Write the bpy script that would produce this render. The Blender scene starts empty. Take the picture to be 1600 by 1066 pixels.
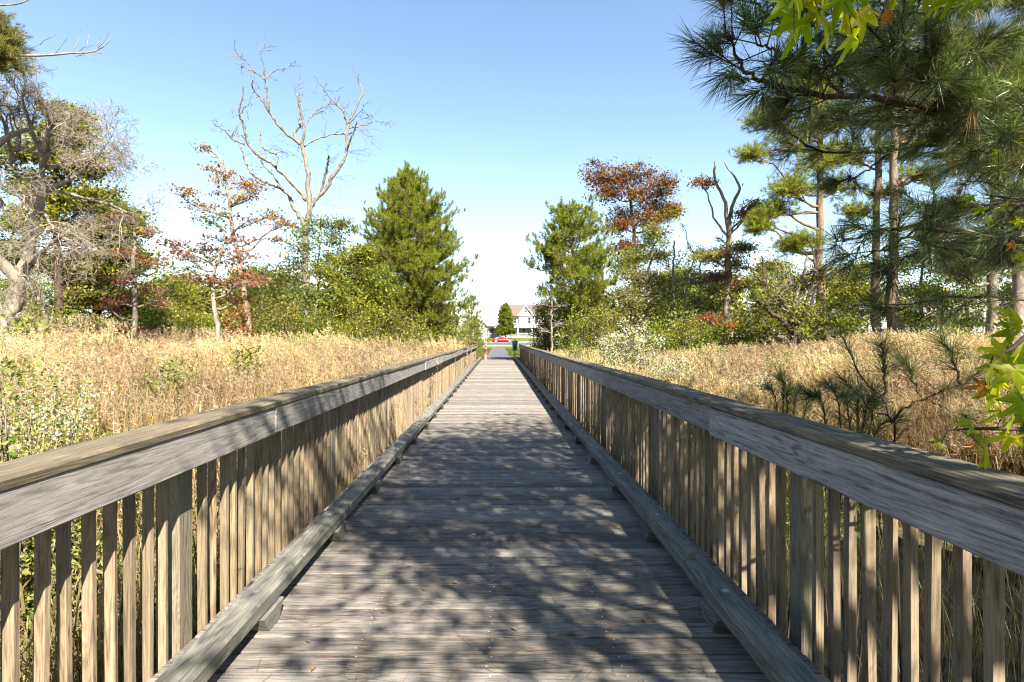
import bpy, math
import numpy as np
from mathutils import Vector

# ------------------------------------------------------------------ camera, world, sun, exposure
SC = bpy.context.scene
COL = SC.collection
cam = bpy.data.objects.new("camera", bpy.data.cameras.new("camera"))
COL.objects.link(cam)
cam.location = (0, 0, 1.5)
cam.rotation_euler = (math.radians(90), 0, 0)
cam.data.sensor_width = 36.0
cam.data.lens = 36.0 * 830 / 1600
cam.data.shift_x = 21 / 1600
cam.data.shift_y = -4 / 1600
cam.data.clip_start = 0.05
cam.data.clip_end = 3000
SC.camera = cam

SUN_AZ, SUN_EL = math.radians(158), math.radians(43)      # clockwise from +Y (the way the bridge runs)
wd = bpy.data.worlds.new("World"); SC.world = wd; wd.use_nodes = True
nt = wd.node_tree
sky = nt.nodes.new("ShaderNodeTexSky"); sky.sky_type = 'NISHITA'; sky.sun_disc = False
sky.sun_elevation = SUN_EL; sky.sun_rotation = SUN_AZ
sky.air_density = 1.0; sky.dust_density = 0.25; sky.ozone_density = 0.55
nt.links.new(sky.outputs[0], nt.nodes["Background"].inputs[0])
nt.nodes["Background"].inputs[1].default_value = 0.06

sun = bpy.data.objects.new("sun", bpy.data.lights.new("sun", 'SUN')); COL.objects.link(sun)
sun.data.energy = 5.0; sun.data.angle = math.radians(0.5); sun.data.color = (1.0, 0.925, 0.80)
SV = Vector((math.sin(SUN_AZ) * math.cos(SUN_EL), math.cos(SUN_AZ) * math.cos(SUN_EL), math.sin(SUN_EL)))
sun.rotation_euler = SV.to_track_quat('Z', 'Y').to_euler()
sun.location = (6, -12, 14)

SC.view_settings.view_transform = 'Standard'
SC.view_settings.look = 'None'
SC.view_settings.exposure = 2.35
SC.view_settings.gamma = 1.0
SC.cycles.pixel_filter_type = 'BLACKMAN_HARRIS'
SC.cycles.filter_width = 1.15
SC.cycles.max_bounces = 6
SC.cycles.transparent_max_bounces = 4
SC.cycles.diffuse_bounces = 3
SC.cycles.glossy_bounces = 2
SC.cycles.transmission_bounces = 3

# ------------------------------------------------------------------ helpers
F, VU, VV, EYE = 830.0, 779.0, 529.0, 1.5


def P(u, v, d):
    """Photo pixel and distance along the bridge to a place in the world."""
    return np.array([(u - VU) / F * d, d, EYE - (v - VV) / F * d])


def unit(a):
    a = np.asarray(a, float)
    return a / np.maximum(np.linalg.norm(a, axis=-1, keepdims=True), 1e-9)


def perps(D):
    ref = np.where(np.abs(D[:, 2:3]) < 0.9, np.array([[0, 0, 1.0]]), np.array([[1.0, 0, 0]]))
    A = unit(np.cross(D, ref)); B = np.cross(D, A)
    return A, B


class G:
    """Collects geometry for ONE mesh object."""
    def __init__(s):
        s.v, s.f, s.a, s.m, s.n = [], [], [], [], 0

    def add(s, V, Fc, a=None, m=0):
        V = np.asarray(V, float).reshape(-1, 3); Fc = np.asarray(Fc, int)
        if len(V) == 0: return
        A = np.zeros((len(V), 3))
        if a is not None: A[:] = a
        s.v.append(V); s.a.append(A); s.f.append(Fc + s.n); s.m.append(np.full(len(Fc), m)); s.n += len(V)

    def build(s, name, mats, parent=None, smooth=False, loc=None):
        if not isinstance(mats, (list, tuple)): mats = [mats]
        V = np.concatenate(s.v); A = np.concatenate(s.a)
        off = np.zeros(3)
        p = parent
        while p is not None:
            off += np.array(p.location); p = p.parent
        if loc is not None: off = off + np.asarray(loc, float)
        V = V - off
        me = bpy.data.meshes.new(name)
        me.vertices.add(len(V)); me.vertices.foreach_set("co", V.astype(np.float32).ravel())
        loops = np.concatenate([f.ravel() for f in s.f]).astype(np.int32)
        tot = np.concatenate([np.full(len(f), f.shape[1]) for f in s.f])
        start = np.concatenate([[0], np.cumsum(tot)[:-1]]).astype(np.int32)
        me.loops.add(len(loops)); me.loops.foreach_set("vertex_index", loops)
        me.polygons.add(len(tot)); me.polygons.foreach_set("loop_start", start)
        me.polygons.foreach_set("material_index", np.concatenate(s.m).astype(np.int32))
        me.polygons.foreach_set("use_smooth", np.full(len(tot), bool(smooth)))
        at = me.attributes.new("bc", 'FLOAT_VECTOR', 'POINT')
        at.data.foreach_set("vector", A.astype(np.float32).ravel())
        me.update(calc_edges=True)
        for m in mats: me.materials.append(m)
        o = bpy.data.objects.new(name, me); COL.objects.link(o)
        if loc is not None: o.location = loc
        if parent is not None: o.parent = parent
        return o


def tag(o, label=None, cat=None, group=None, kind=None):
    if label: o["label"] = label
    if cat: o["category"] = cat
    if group: o["group"] = group
    if kind: o["kind"] = kind
    return o


def thing(name, label, cat, loc, group=None):
    o = bpy.data.objects.new(name, None); COL.objects.link(o)
    o.location = [float(c) for c in loc]; o.empty_display_size = 0.3
    return tag(o, label, cat, group)


# chamfered box template -------------------------------------------------
_C = [(sx, sy, sz) for sx in (-1, 1) for sy in (-1, 1) for sz in (-1, 1)]
_IDX = {}
_TV = []
for c in _C:
    for ax in range(3):
        _IDX[(c, ax)] = len(_TV); _TV.append((c, ax))
_TF4, _TF3 = [], []


def _orient(f):
    pts = np.array([[c[k] * (1.0 if k == ax else 0.8) for k in range(3)] for c, ax in (_TV[i] for i in f)])
    n = np.cross(pts[1] - pts[0], pts[2] - pts[0])
    return f if np.dot(n, pts.mean(0)) > 0 else f[::-1]


for ax in range(3):
    o1, o2 = [k for k in range(3) if k != ax]
    for s in (-1, 1):
        q = []
        for a, b in ((-1, -1), (1, -1), (1, 1), (-1, 1)):
            c = [0, 0, 0]; c[ax] = s; c[o1] = a; c[o2] = b
            q.append(_IDX[(tuple(c), ax)])
        _TF4.append(_orient(q))
    for a in (-1, 1):
        for b in (-1, 1):
            c0 = [0, 0, 0]; c0[o1] = a; c0[o2] = b; c1 = list(c0); c0[ax] = -1; c1[ax] = 1
            q = [_IDX[(tuple(c0), o1)], _IDX[(tuple(c1), o1)], _IDX[(tuple(c1), o2)], _IDX[(tuple(c0), o2)]]
            _TF4.append(_orient(q))
for c in _C:
    _TF3.append(_orient([_IDX[(c, 0)], _IDX[(c, 1)], _IDX[(c, 2)]]))
_TF4 = np.array(_TF4); _TF3 = np.array(_TF3)
_TS = np.array([c for c, ax in _TV], float); _TA = np.array([[ax == k for k in range(3)] for c, ax in _TV], float)


def box(g, c, h, rnd=0.0, along=1, b=0.004, rot=None, m=0, shift=None):
    """Chamfered box: centre c, half sizes h; along = the grain's axis; rot = small (rx, ry, rz)."""
    h = np.asarray(h, float); b = min(b, h.min() * 0.45)
    L = _TS * (h - b + _TA * b)
    o1, o2 = [k for k in range(3) if k != along]
    A = np.stack([L[:, along] + rnd * 7.3, L[:, o1] + 1.0 * L[:, o2], np.full(len(L), rnd)], 1)
    V = L
    if rot is not None:
        rx, ry, rz = rot
        Rx = np.array([[1, 0, 0], [0, math.cos(rx), -math.sin(rx)], [0, math.sin(rx), math.cos(rx)]])
        Ry = np.array([[math.cos(ry), 0, math.sin(ry)], [0, 1, 0], [-math.sin(ry), 0, math.cos(ry)]])
        Rz = np.array([[math.cos(rz), -math.sin(rz), 0], [math.sin(rz), math.cos(rz), 0], [0, 0, 1]])
        V = V @ (Rz @ Ry @ Rx).T
    V = V + np.asarray(c, float)
    n0 = g.n
    g.add(V, _TF4, A, m)
    g.f.append(_TF3 + n0); g.m.append(np.full(len(_TF3), m))


def bx(g, x0, x1, y0, y1, z0, z1, **k):
    box(g, ((x0 + x1) / 2, (y0 + y1) / 2, (z0 + z1) / 2), (abs(x1 - x0) / 2, abs(y1 - y0) / 2, abs(z1 - z0) / 2), **k)


def smooth_path(pts, n):
    """Catmull-Rom through rows of pts (any number of columns)."""
    p = np.asarray(pts, float)
    if len(p) == 2:
        t = np.linspace(0, 1, n)[:, None]; return p[0] * (1 - t) + p[1] * t
    q = np.vstack([2 * p[0] - p[1], p, 2 * p[-1] - p[-2]])
    out = []
    seg = len(p) - 1
    for t in np.linspace(0, seg - 1e-6, n):
        i = int(t); s = t - i
        a, b, c, d = q[i], q[i + 1], q[i + 2], q[i + 3]
        out.append(0.5 * (2 * b + (c - a) * s + (2 * a - 5 * b + 4 * c - d) * s * s + (3 * b - a - 3 * c + d) * s ** 3))
    return np.array(out)


def tube(g, pts, r, sides=6, rnd=0.0, m=0, lump=0.0, rng=None):
    pts = np.asarray(pts, float); k = len(pts); r = np.broadcast_to(np.asarray(r, float), (k,))
    T = unit(np.gradient(pts, axis=0))
    D = pts[-1] - pts[0]; ref = np.eye(3)[int(np.argmin(np.abs(D)))]
    A = unit(np.cross(T, ref)); B = np.cross(T, A)
    th = np.arange(sides) * 2 * math.pi / sides
    R = r[:, None] * np.ones((1, sides))
    if lump and rng is not None: R = R * (1 + lump * rng.uniform(-1, 1, R.shape))
    V = pts[:, None, :] + R[:, :, None] * (np.cos(th)[None, :, None] * A[:, None, :] + np.sin(th)[None, :, None] * B[:, None, :])
    i = np.arange(k - 1)[:, None] * sides; j = np.arange(sides)[None, :]; jn = (j + 1) % sides
    Q = np.stack([i + j, i + jn, i + sides + jn, i + sides + j], -1).reshape(-1, 4)
    s = np.concatenate([[0], np.cumsum(np.linalg.norm(np.diff(pts, axis=0), axis=1))])
    a = np.zeros((k, sides, 3)); a[:, :, 0] = s[:, None]; a[:, :, 1] = th[None, :] * r.mean(); a[:, :, 2] = rnd
    g.add(V.reshape(-1, 3), Q, a.reshape(-1, 3), m)


def sticks(g, P0, P1, r0, r1, rnd=0.5, m=0):
    P0 = np.asarray(P0, float).reshape(-1, 3); P1 = np.asarray(P1, float).reshape(-1, 3); n = len(P0)
    if n == 0: return
    D = unit(P1 - P0); A, B = perps(D)
    r0 = np.broadcast_to(r0, (n,))[:, None]; r1 = np.broadcast_to(r1, (n,))[:, None]
    V = []
    for P_, r in ((P0, r0), (P1, r1)):
        for t in (0, 2.0944, 4.18879):
            V.append(P_ + r * (math.cos(t) * A + math.sin(t) * B))
    V = np.stack(V, 1).reshape(-1, 3)
    b = (np.arange(n) * 6)[:, None]
    Q = np.concatenate([b + np.array([[k, (k + 1) % 3, 3 + (k + 1) % 3, 3 + k]]) for k in range(3)])
    a = np.zeros((n, 6, 3)); a[:, 3:, 0] = np.linalg.norm(P1 - P0, axis=1)[:, None]; a[:, :, 2] = np.broadcast_to(rnd, (n,))[:, None]
    g.add(V, Q, a.reshape(-1, 3), m)


def leaves(g, pos, size, rng, clump=0.5, m=0, up=0.5, aspect=0.6, sun=None):
    """Small pointed leaves, each two folded triangles-pairs (one quad)."""
    pos = np.asarray(pos, float).reshape(-1, 3); n = len(pos)
    if n == 0: return
    N = unit(rng.normal(size=(n, 3)) + np.array([0, 0, up]))
    A, B = perps(N); th = rng.uniform(0, 6.283, n)[:, None]
    X = np.cos(th) * A + np.sin(th) * B; Y = np.cross(N, X)
    s = (size * rng.uniform(0.45, 1.4, n))[:, None]
    V = np.stack([pos - X * s * .5, pos + Y * s * aspect * .5 + N * s * .08, pos + X * s * .5 - N * s * .06, pos - Y * s * aspect * .5 + N * s * .08], 1)
    a = np.zeros((n, 4, 3)); a[:, :, 0] = rng.random(n)[:, None]; a[:, :, 1] = np.broadcast_to(clump, (n,))[:, None]
    Q = (np.arange(n) * 4)[:, None] + np.arange(4)[None]
    g.add(V.reshape(-1, 3), Q, a.reshape(-1, 3), m)


def needles(g, base, D, L, n, nl, w, rng, clump=0.5, m=0, a0=25, a1=75, droop=0.0, two=False, tip=0.0):
    """Needle tufts: for every shoot (base, direction D, length L) n needles of length nl and width w."""
    base = np.asarray(base, float).reshape(-1, 3); D = unit(np.asarray(D, float).reshape(-1, 3)); M = len(base)
    if M == 0: return
    L = np.broadcast_to(np.asarray(L, float), (M,))
    A, B = perps(D)
    t = rng.random((M, n)) ** 0.8; ph = rng.uniform(0, 6.283, (M, n))
    an = np.radians(a1 + (a0 - a1) * t + rng.normal(0, 9, (M, n)))
    R = np.cos(ph)[..., None] * A[:, None] + np.sin(ph)[..., None] * B[:, None]
    N = np.cos(an)[..., None] * D[:, None] + np.sin(an)[..., None] * R
    bp = base[:, None] + D[:, None] * (L[:, None] * t)[..., None]
    ln = (nl * rng.uniform(0.7, 1.1, (M, n)))[..., None]
    N = N.reshape(-1, 3); bp = bp.reshape(-1, 3); ln = ln.reshape(-1, 1)
    S = unit(np.cross(N, rng.normal(size=N.shape)))
    k = len(N); h = w * 0.5
    cl = np.repeat(np.broadcast_to(clump, (M,)), n)
    rr = rng.random(k)
    if two:
        mid = bp + N * ln * .55 + np.array([0, 0, -1]) * ln * droop * .3
        end = bp + N * ln + np.array([0, 0, -1]) * ln * droop
        V = np.stack([bp - S * h, bp + S * h, mid + S * h * .9, mid - S * h * .9, end], 1).reshape(-1, 3)
        b = (np.arange(k) * 5)[:, None]
        a = np.zeros((k, 5, 3)); a[:, :, 0] = rr[:, None]; a[:, :, 1] = cl[:, None]; a[:, :, 2] = np.array([0, 0, .55, .55, 1])
        n0 = g.n
        g.add(V, b + np.array([[0, 1, 2, 3]]), a.reshape(-1, 3), m)
        T = b + np.array([[3, 2, 4]]) + n0
        g.f.append(T); g.m.append(np.full(k, m))
    else:
        end = bp + N * ln + np.array([0, 0, -1]) * ln * droop
        V = np.stack([bp - S * h, bp + S * h, end], 1).reshape(-1, 3)
        a = np.zeros((k, 3, 3)); a[:, :, 0] = rr[:, None]; a[:, :, 1] = cl[:, None]; a[:, :, 2] = np.array([0, 0, 1])
        g.add(V, (np.arange(k) * 3)[:, None] + np.arange(3)[None], a.reshape(-1, 3), m)


# ------------------------------------------------------------------ materials
class NT:
    def __init__(s, name):
        s.mat = bpy.data.materials.new(name); s.mat.use_nodes = True
        s.t = s.mat.node_tree; s.b = s.t.nodes["Principled BSDF"]; s.out = s.t.nodes["Material Output"]

    def n(s, ty, **k):
        x = s.t.nodes.new(ty)
        for a, v in k.items():
            if a == 'op': x.operation = v
            elif a == 'i':
                for key, val in v.items():
                    if isinstance(val, bpy.types.NodeSocket): s.t.links.new(val, x.inputs[key])
                    else: x.inputs[key].default_value = val
            else: setattr(x, a, v)
        return x

    def math(s, op, a, b=0.0, c=None, clamp=False):
        x = s.n("ShaderNodeMath", op=op, i={0: a, 1: b}); x.use_clamp = clamp
        if c is not None:
            if isinstance(c, bpy.types.NodeSocket): s.t.links.new(c, x.inputs[2])
            else: x.inputs[2].default_value = c
        return x.outputs[0]

    def attr(s):
        a = s.n("ShaderNodeAttribute", attribute_name="bc"); q = s.n("ShaderNodeSeparateXYZ", i={0: a.outputs["Vector"]})
        return q.outputs[0], q.outputs[1], q.outputs[2]

    def comb(s, x, y, z): return s.n("ShaderNodeCombineXYZ", i={0: x, 1: y, 2: z}).outputs[0]

    def noise(s, vec, scale=1.0, detail=4.0, rough=0.6, dist=0.0):
        return s.n("ShaderNodeTexNoise", i={"Vector": vec, "Scale": scale, "Detail": detail, "Roughness": rough, "Distortion": dist}).outputs[0]

    def ramp(s, fac, stops):
        x = s.n("ShaderNodeValToRGB", i={0: fac}); e = x.color_ramp.elements
        while len(e) < len(stops): e.new(0.5)
        for q, (p, c) in zip(e, stops):
            q.position = p; q.color = (*c, 1)
        return x.outputs[0]

    def mix(s, fac, a, b, mode='MIX'):
        x = s.n("ShaderNodeMix", data_type='RGBA', blend_type=mode)
        for key, val in ((0, fac), (6, a), (7, b)):
            if isinstance(val, bpy.types.NodeSocket): s.t.links.new(val, x.inputs[key])
            elif key == 0: x.inputs[0].default_value = val
            else: x.inputs[key].default_value = (*val, 1)
        return x.outputs[2]

    def link(s, a, b): s.t.links.new(a, b)


def wood(name, dark, mid, pale, alt, bump=0.6, moss=None, k=0.5, vary=0.42):
    dark, mid, pale, alt = [[c * k for c in q] for q in (dark, mid, pale, alt)]
    if moss: moss = [c * k for c in moss]
    m = NT(name); al, ac, rn = m.attr()
    r50 = m.math('MULTIPLY', rn, 53.0)
    fine = m.noise(m.comb(m.math('MULTIPLY', al, 8.0), m.math('MULTIPLY', ac, 230.0), r50), 1.0, 6, 0.75, 0.15)
    mid_ = m.noise(m.comb(m.math('MULTIPLY', al, 3.2), m.math('MULTIPLY', ac, 70.0), m.math('ADD', r50, 5.0)), 1.0, 5, 0.7, 0.3)
    base = m.noise(m.comb(m.math('MULTIPLY', al, 0.55), m.math('MULTIPLY', ac, 7.0), r50), 1.0, 2, 0.5, 0.4)
    ring = m.math('SINE', m.math('MULTIPLY', base, 120.0))
    ring = m.math('MULTIPLY_ADD', ring, 0.5, 0.5)
    blot = m.noise(m.comb(m.math('MULTIPLY', al, 3.0), m.math('MULTIPLY', ac, 9.0), m.math('ADD', r50, 9.0)), 1.0, 6, 0.7)
    lines = m.math('MULTIPLY', m.math('POWER', ring, 5.0), m.math('MULTIPLY', m.math('SUBTRACT', blot, 0.36), 3.0, clamp=True))
    t = m.math('MULTIPLY_ADD', ring, 0.12, m.math('MULTIPLY_ADD', mid_, 0.36, m.math('MULTIPLY', fine, 0.52)))
    t = m.math('MULTIPLY_ADD', blot, 0.45, m.math('ADD', t, -0.24))
    crack = m.noise(m.comb(m.math('MULTIPLY', al, 0.9), m.math('MULTIPLY', ac, 48.0), m.math('ADD', r50, 17.0)), 1.0, 3, 0.55, 0.2)
    crack = m.math('SUBTRACT', 1.0, m.math('MULTIPLY', m.math('ABSOLUTE', m.math('SUBTRACT', crack, 0.40)), 26.0), clamp=True)
    crack = m.math('MULTIPLY', crack, m.math('MULTIPLY', m.math('SUBTRACT', blot, 0.44), 6.0, clamp=True))
    col = m.ramp(t, [(0.34, dark), (0.475, mid), (0.63, pale)])
    wn = m.n("ShaderNodeTexWhiteNoise", noise_dimensions='1D', i={"W": r50}); sp = m.n("ShaderNodeSeparateColor", i={0: wn.outputs[1]})
    col = m.mix(m.math('MULTIPLY', sp.outputs[0], 0.75), col, m.mix(0.5, col, alt, 'MIX'))
    if moss:
        mo = m.noise(m.comb(m.math('MULTIPLY', al, 2.5), m.math('MULTIPLY', ac, 14.0), m.math('ADD', r50, 31.0)), 1.0, 5, 0.7)
        col = m.mix(m.math('MULTIPLY', m.math('SUBTRACT', mo, 0.45), 3.0, clamp=True), col, moss)
    col = m.mix(m.math('MULTIPLY', lines, 0.75), col, dark)
    col = m.mix(m.math('MULTIPLY', crack, 0.85), col, [c * 0.4 for c in dark])
    vor = m.n("ShaderNodeTexVoronoi", i={"Vector": m.comb(m.math('MULTIPLY', al, 1.7), m.math('MULTIPLY', ac, 9.0), r50), "Scale": 1.0})
    kn = m.math('SUBTRACT', 1.0, m.math('MULTIPLY', vor.outputs[0], 7.0), clamp=True)
    col = m.mix(m.math('MULTIPLY', kn, 0.8), col, [c * 0.35 for c in dark])
    val = m.math('MULTIPLY_ADD', sp.outputs[1], vary, 0.99 - vary * .5)
    hsv = m.n("ShaderNodeHueSaturation", i={"Color": col, "Value": val, "Saturation": 1.0})
    m.link(hsv.outputs[0], m.b.inputs["Base Color"])
    m.b.inputs["Roughness"].default_value = 0.82
    m.b.inputs["Specular IOR Level"].default_value = 0.25
    bp = m.n("ShaderNodeBump", i={"Strength": bump, "Distance": 0.004, "Height": m.math('SUBTRACT', t, m.math('MULTIPLY', crack, 0.35))})
    m.link(bp.outputs[0], m.b.inputs["Normal"])
    return m.mat


def leafmat(name, cols, trans=0.45, rough=0.55, var=0.5, spec=0.3, alb=0.6):
    """Leaf colour by leaf (bc.x) along a ramp, lighter and darker by clump (bc.y); light passes through."""
    m = NT(name); x, y, z = m.attr()
    cols = [[c * alb for c in q] for q in cols]
    k = len(cols)
    col = m.ramp(x, [((i + 0.5) / k, c) for i, c in enumerate(cols)])
    hsv = m.n("ShaderNodeHueSaturation", i={"Color": col, "Value": m.math('MULTIPLY_ADD', y, var, 1 - var * .5), "Hue": m.math('MULTIPLY_ADD', y, 0.03, 0.485)})
    col = hsv.outputs[0]
    m.link(col, m.b.inputs["Base Color"]); m.b.inputs["Roughness"].default_value = rough
    m.b.inputs["Specular IOR Level"].default_value = spec
    tr = m.n("ShaderNodeBsdfTranslucent", i={"Color": m.n("ShaderNodeHueSaturation", i={"Color": col, "Value": 1.5, "Saturation": 1.1}).outputs[0]})
    mx = m.n("ShaderNodeMixShader", i={0: trans, 1: m.b.outputs[0], 2: tr.outputs[0]})
    m.link(mx.outputs[0], m.out.inputs[0])
    return m.mat


def blemish(mat, sc=26.0, col=(0.20, 0.10, 0.02), amount=0.7):
    t = mat.node_tree; hs = [n for n in t.nodes if n.type == 'HUE_SAT'][0]; outs = [l for l in t.links if l.from_node == hs]
    ge = t.nodes.new("ShaderNodeNewGeometry"); nz = t.nodes.new("ShaderNodeTexNoise"); nz.inputs["Scale"].default_value = sc; nz.inputs["Detail"].default_value = 4
    t.links.new(ge.outputs["Position"], nz.inputs["Vector"]); rp = t.nodes.new("ShaderNodeValToRGB"); rp.color_ramp.elements[0].position = .60; rp.color_ramp.elements[1].position = .72
    t.links.new(nz.outputs[0], rp.inputs[0]); mu = t.nodes.new("ShaderNodeMath"); mu.operation = 'MULTIPLY'; mu.inputs[1].default_value = amount; t.links.new(rp.outputs[0], mu.inputs[0])
    mx = t.nodes.new("ShaderNodeMix"); mx.data_type = 'RGBA'; t.links.new(mu.outputs[0], mx.inputs[0]); t.links.new(hs.outputs[0], mx.inputs[6]); mx.inputs[7].default_value = (*col, 1)
    for l in outs:
        to = l.to_socket; t.links.remove(l); t.links.new(mx.outputs[2], to)


def barkmat(name, dark, pale, sc=1.0, lichen=None, k=0.7):
    dark, pale = [[c * k for c in q] for q in (dark, pale)]
    if lichen: lichen = [c * k for c in lichen]
    m = NT(name); al, ac, rn = m.attr()
    ge = m.n("ShaderNodeNewGeometry"); mp = m.n("ShaderNodeMapping", i={0: ge.outputs["Position"], 3: (7 * sc, 7 * sc, 2.2 * sc)})
    n1 = m.noise(mp.outputs[0], 1.0, 5, 0.65, 0.3)
    col = m.ramp(n1, [(0.32, dark), (0.62, pale)])
    if lichen:
        n2 = m.noise(ge.outputs["Position"], 1.6, 4, 0.7)
        col = m.mix(m.math('MULTIPLY', m.math('SUBTRACT', n2, 0.5), 5.0, clamp=True), col, lichen)
    m.link(col, m.b.inputs["Base Color"]); m.b.inputs["Roughness"].default_value = 0.9
    m.b.inputs["Specular IOR Level"].default_value = 0.1
    bp = m.n("ShaderNodeBump", i={"Strength": 0.7, "Distance": 0.03, "Height": n1}); m.link(bp.outputs[0], m.b.inputs["Normal"])
    return m.mat


def plain(name, col, rough=0.6, metal=0.0, noise=0.15, sc=3.0, coat=0.0, k=0.42):
    col = [c * k for c in col]
    m = NT(name)
    tc = m.n("ShaderNodeTexCoord")
    n1 = m.noise(tc.outputs["Object"], sc, 4, 0.6)
    c = m.ramp(n1, [(0.3, [k * (1 - noise) for k in col]), (0.7, [min(1, k * (1 + noise)) for k in col])])
    m.link(c, m.b.inputs["Base Color"]); m.b.inputs["Roughness"].default_value = rough; m.b.inputs["Metallic"].default_value = metal
    m.b.inputs["Coat Weight"].default_value = coat
    return m.mat


M_DECK = wood("weathered_deck", (0.07, 0.066, 0.062), (0.275, 0.252, 0.222), (0.55, 0.49, 0.41), (0.32, 0.29, 0.25), 0.9, k=0.46, vary=0.7)
M_RAIL = wood("grey_rail_wood", (0.075, 0.07, 0.066), (0.27, 0.25, 0.235), (0.46, 0.43, 0.40), (0.32, 0.29, 0.25), 0.7, k=0.74)
M_CAP = wood("weathered_cap_wood", (0.06, 0.05, 0.04), (0.24, 0.20, 0.15), (0.62, 0.51, 0.32), (0.40, 0.32, 0.18), 0.9, k=0.37)
M_BAL = wood("tan_baluster_wood", (0.10, 0.065, 0.038), (0.30, 0.215, 0.125), (0.47, 0.36, 0.235), (0.27, 0.25, 0.19), 0.5, k=0.60, vary=0.6)
M_POST = wood("post_wood", (0.09, 0.075, 0.05), (0.27, 0.23, 0.16), (0.44, 0.38, 0.28), (0.30, 0.26, 0.18), 0.6, k=0.5)
M_KERB = wood("greenish_kerb_wood", (0.07, 0.068, 0.056), (0.24, 0.24, 0.20), (0.44, 0.42, 0.35), (0.31, 0.29, 0.24), 0.9, moss=(0.075, 0.075, 0.062), k=0.52)
M_STEEL = plain("galvanised_steel", (0.62, 0.63, 0.65), 0.45, 0.35, k=0.7)
M_BOLT = plain("dull_zinc_bolt", (0.34, 0.36, 0.40), 0.5, 0.5, k=0.8)
M_GREEN_PINE = leafmat("young_pine_needles", [(0.075, 0.10, 0.011), (0.14, 0.165, 0.016), (0.23, 0.24, 0.025)], 0.5, 0.5, 0.8, alb=1.0)
M_DARK_PINE = leafmat("dark_pine_needles", [(0.045, 0.075, 0.018), (0.075, 0.11, 0.024), (0.12, 0.15, 0.035)], 0.4, 0.45, 0.7, alb=0.75)
M_NEAR_PINE = leafmat("near_pine_needles", [(0.045, 0.07, 0.02), (0.09, 0.125, 0.03), (0.18, 0.20, 0.055)], 0.4, 0.35, 0.9, 0.5, alb=0.85)
M_BROWN_NEEDLE = leafmat("dead_pine_needles", [(0.26, 0.13, 0.05), (0.38, 0.22, 0.09), (0.46, 0.31, 0.15)], 0.3, 0.6, 0.4)
M_OLIVE = leafmat("olive_evergreen_leaf", [(0.08, 0.09, 0.016), (0.14, 0.145, 0.025), (0.24, 0.21, 0.045)], 0.45, 0.5, 0.7, alb=0.9)
M_GREEN = leafmat("green_leaf", [(0.075, 0.105, 0.012), (0.13, 0.165, 0.016), (0.23, 0.24, 0.028)], 0.5, 0.5, 0.85, alb=0.88)
M_YELLOWGREEN = leafmat("yellow_green_leaf", [(0.12, 0.15, 0.014), (0.20, 0.22, 0.02), (0.32, 0.30, 0.035)], 0.5, 0.5, 0.8, alb=0.7)
M_PALEGREEN = leafmat("thin_pale_green_leaf", [(0.09, 0.13, 0.035), (0.14, 0.18, 0.045), (0.21, 0.22, 0.06)], 0.5, 0.5, 0.6, alb=0.8)
M_RED = leafmat("red_autumn_leaf", [(0.30, 0.06, 0.035), (0.38, 0.11, 0.05), (0.20, 0.15, 0.04)], 0.5, 0.5, 0.6, alb=0.8)
M_RUST = leafmat("rust_autumn_leaf", [(0.20, 0.06, 0.026), (0.26, 0.09, 0.03), (0.27, 0.13, 0.035), (0.16, 0.13, 0.03)], 0.45, 0.5, 0.8, alb=0.66)
M_ORANGE = leafmat("orange_brown_leaf", [(0.27, 0.11, 0.03), (0.36, 0.18, 0.04), (0.20, 0.16, 0.035)], 0.5, 0.5, 0.5, alb=0.8)
M_PURPLE = leafmat("dull_red_leaf", [(0.25, 0.09, 0.06), (0.34, 0.14, 0.08), (0.19, 0.15, 0.05)], 0.5, 0.5, 0.5, alb=0.75)
M_GUM = leafmat("sweetgum_leaf", [(0.18, 0.23, 0.015), (0.27, 0.31, 0.02), (0.36, 0.36, 0.03)], 0.7, 0.4, 0.3, 0.4, alb=1.0)
M_GUM_RUST = leafmat("browned_sweetgum_leaf", [(0.33, 0.13, 0.02), (0.42, 0.18, 0.03), (0.30, 0.10, 0.03)], 0.5, 0.5, 0.3, alb=0.9)
blemish(M_GUM); blemish(M_GUM_RUST, 30, (0.10, 0.04, 0.015))
M_REED = leafmat("reed_straw", [(0.34, 0.24, 0.08), (0.54, 0.40, 0.15), (0.68, 0.54, 0.25), (0.15, 0.18, 0.05)], 0.4, 0.6, 1.0, alb=0.55)
M_PLUME = leafmat("reed_plume", [(0.44, 0.30, 0.16), (0.57, 0.42, 0.25), (0.69, 0.54, 0.35)], 0.35, 0.8, 0.7, 0.1, alb=0.5)
M_WEED = leafmat("marsh_weed_leaf", [(0.10, 0.14, 0.025), (0.19, 0.22, 0.045), (0.30, 0.28, 0.08)], 0.45, 0.5, 0.6, alb=0.8)
M_SEDGE = leafmat("dark_sedge_blade", [(0.05, 0.06, 0.022), (0.09, 0.09, 0.03), (0.15, 0.12, 0.05)], 0.3, 0.5, 0.6, alb=0.33)
M_BLOOM = leafmat("cream_seed_heads", [(0.58, 0.55, 0.38), (0.68, 0.66, 0.50), (0.76, 0.74, 0.60)], 0.3, 0.8, 0.3, 0.1)
M_GRASS = leafmat("lawn_blade", [(0.11, 0.15, 0.02), (0.18, 0.20, 0.03), (0.26, 0.25, 0.06)], 0.4, 0.6, 0.4, alb=0.4)
B_PALE = barkmat("pale_grey_bark", (0.17, 0.13, 0.10), (0.46, 0.40, 0.32), k=0.42)
B_BARE = barkmat("pale_twig_bark", (0.20, 0.16, 0.12), (0.52, 0.45, 0.36), k=0.5)
B_DEAD = barkmat("bleached_dead_wood", (0.12, 0.10, 0.08), (0.42, 0.38, 0.32), 1.0, (0.34, 0.30, 0.21), k=0.42)
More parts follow.
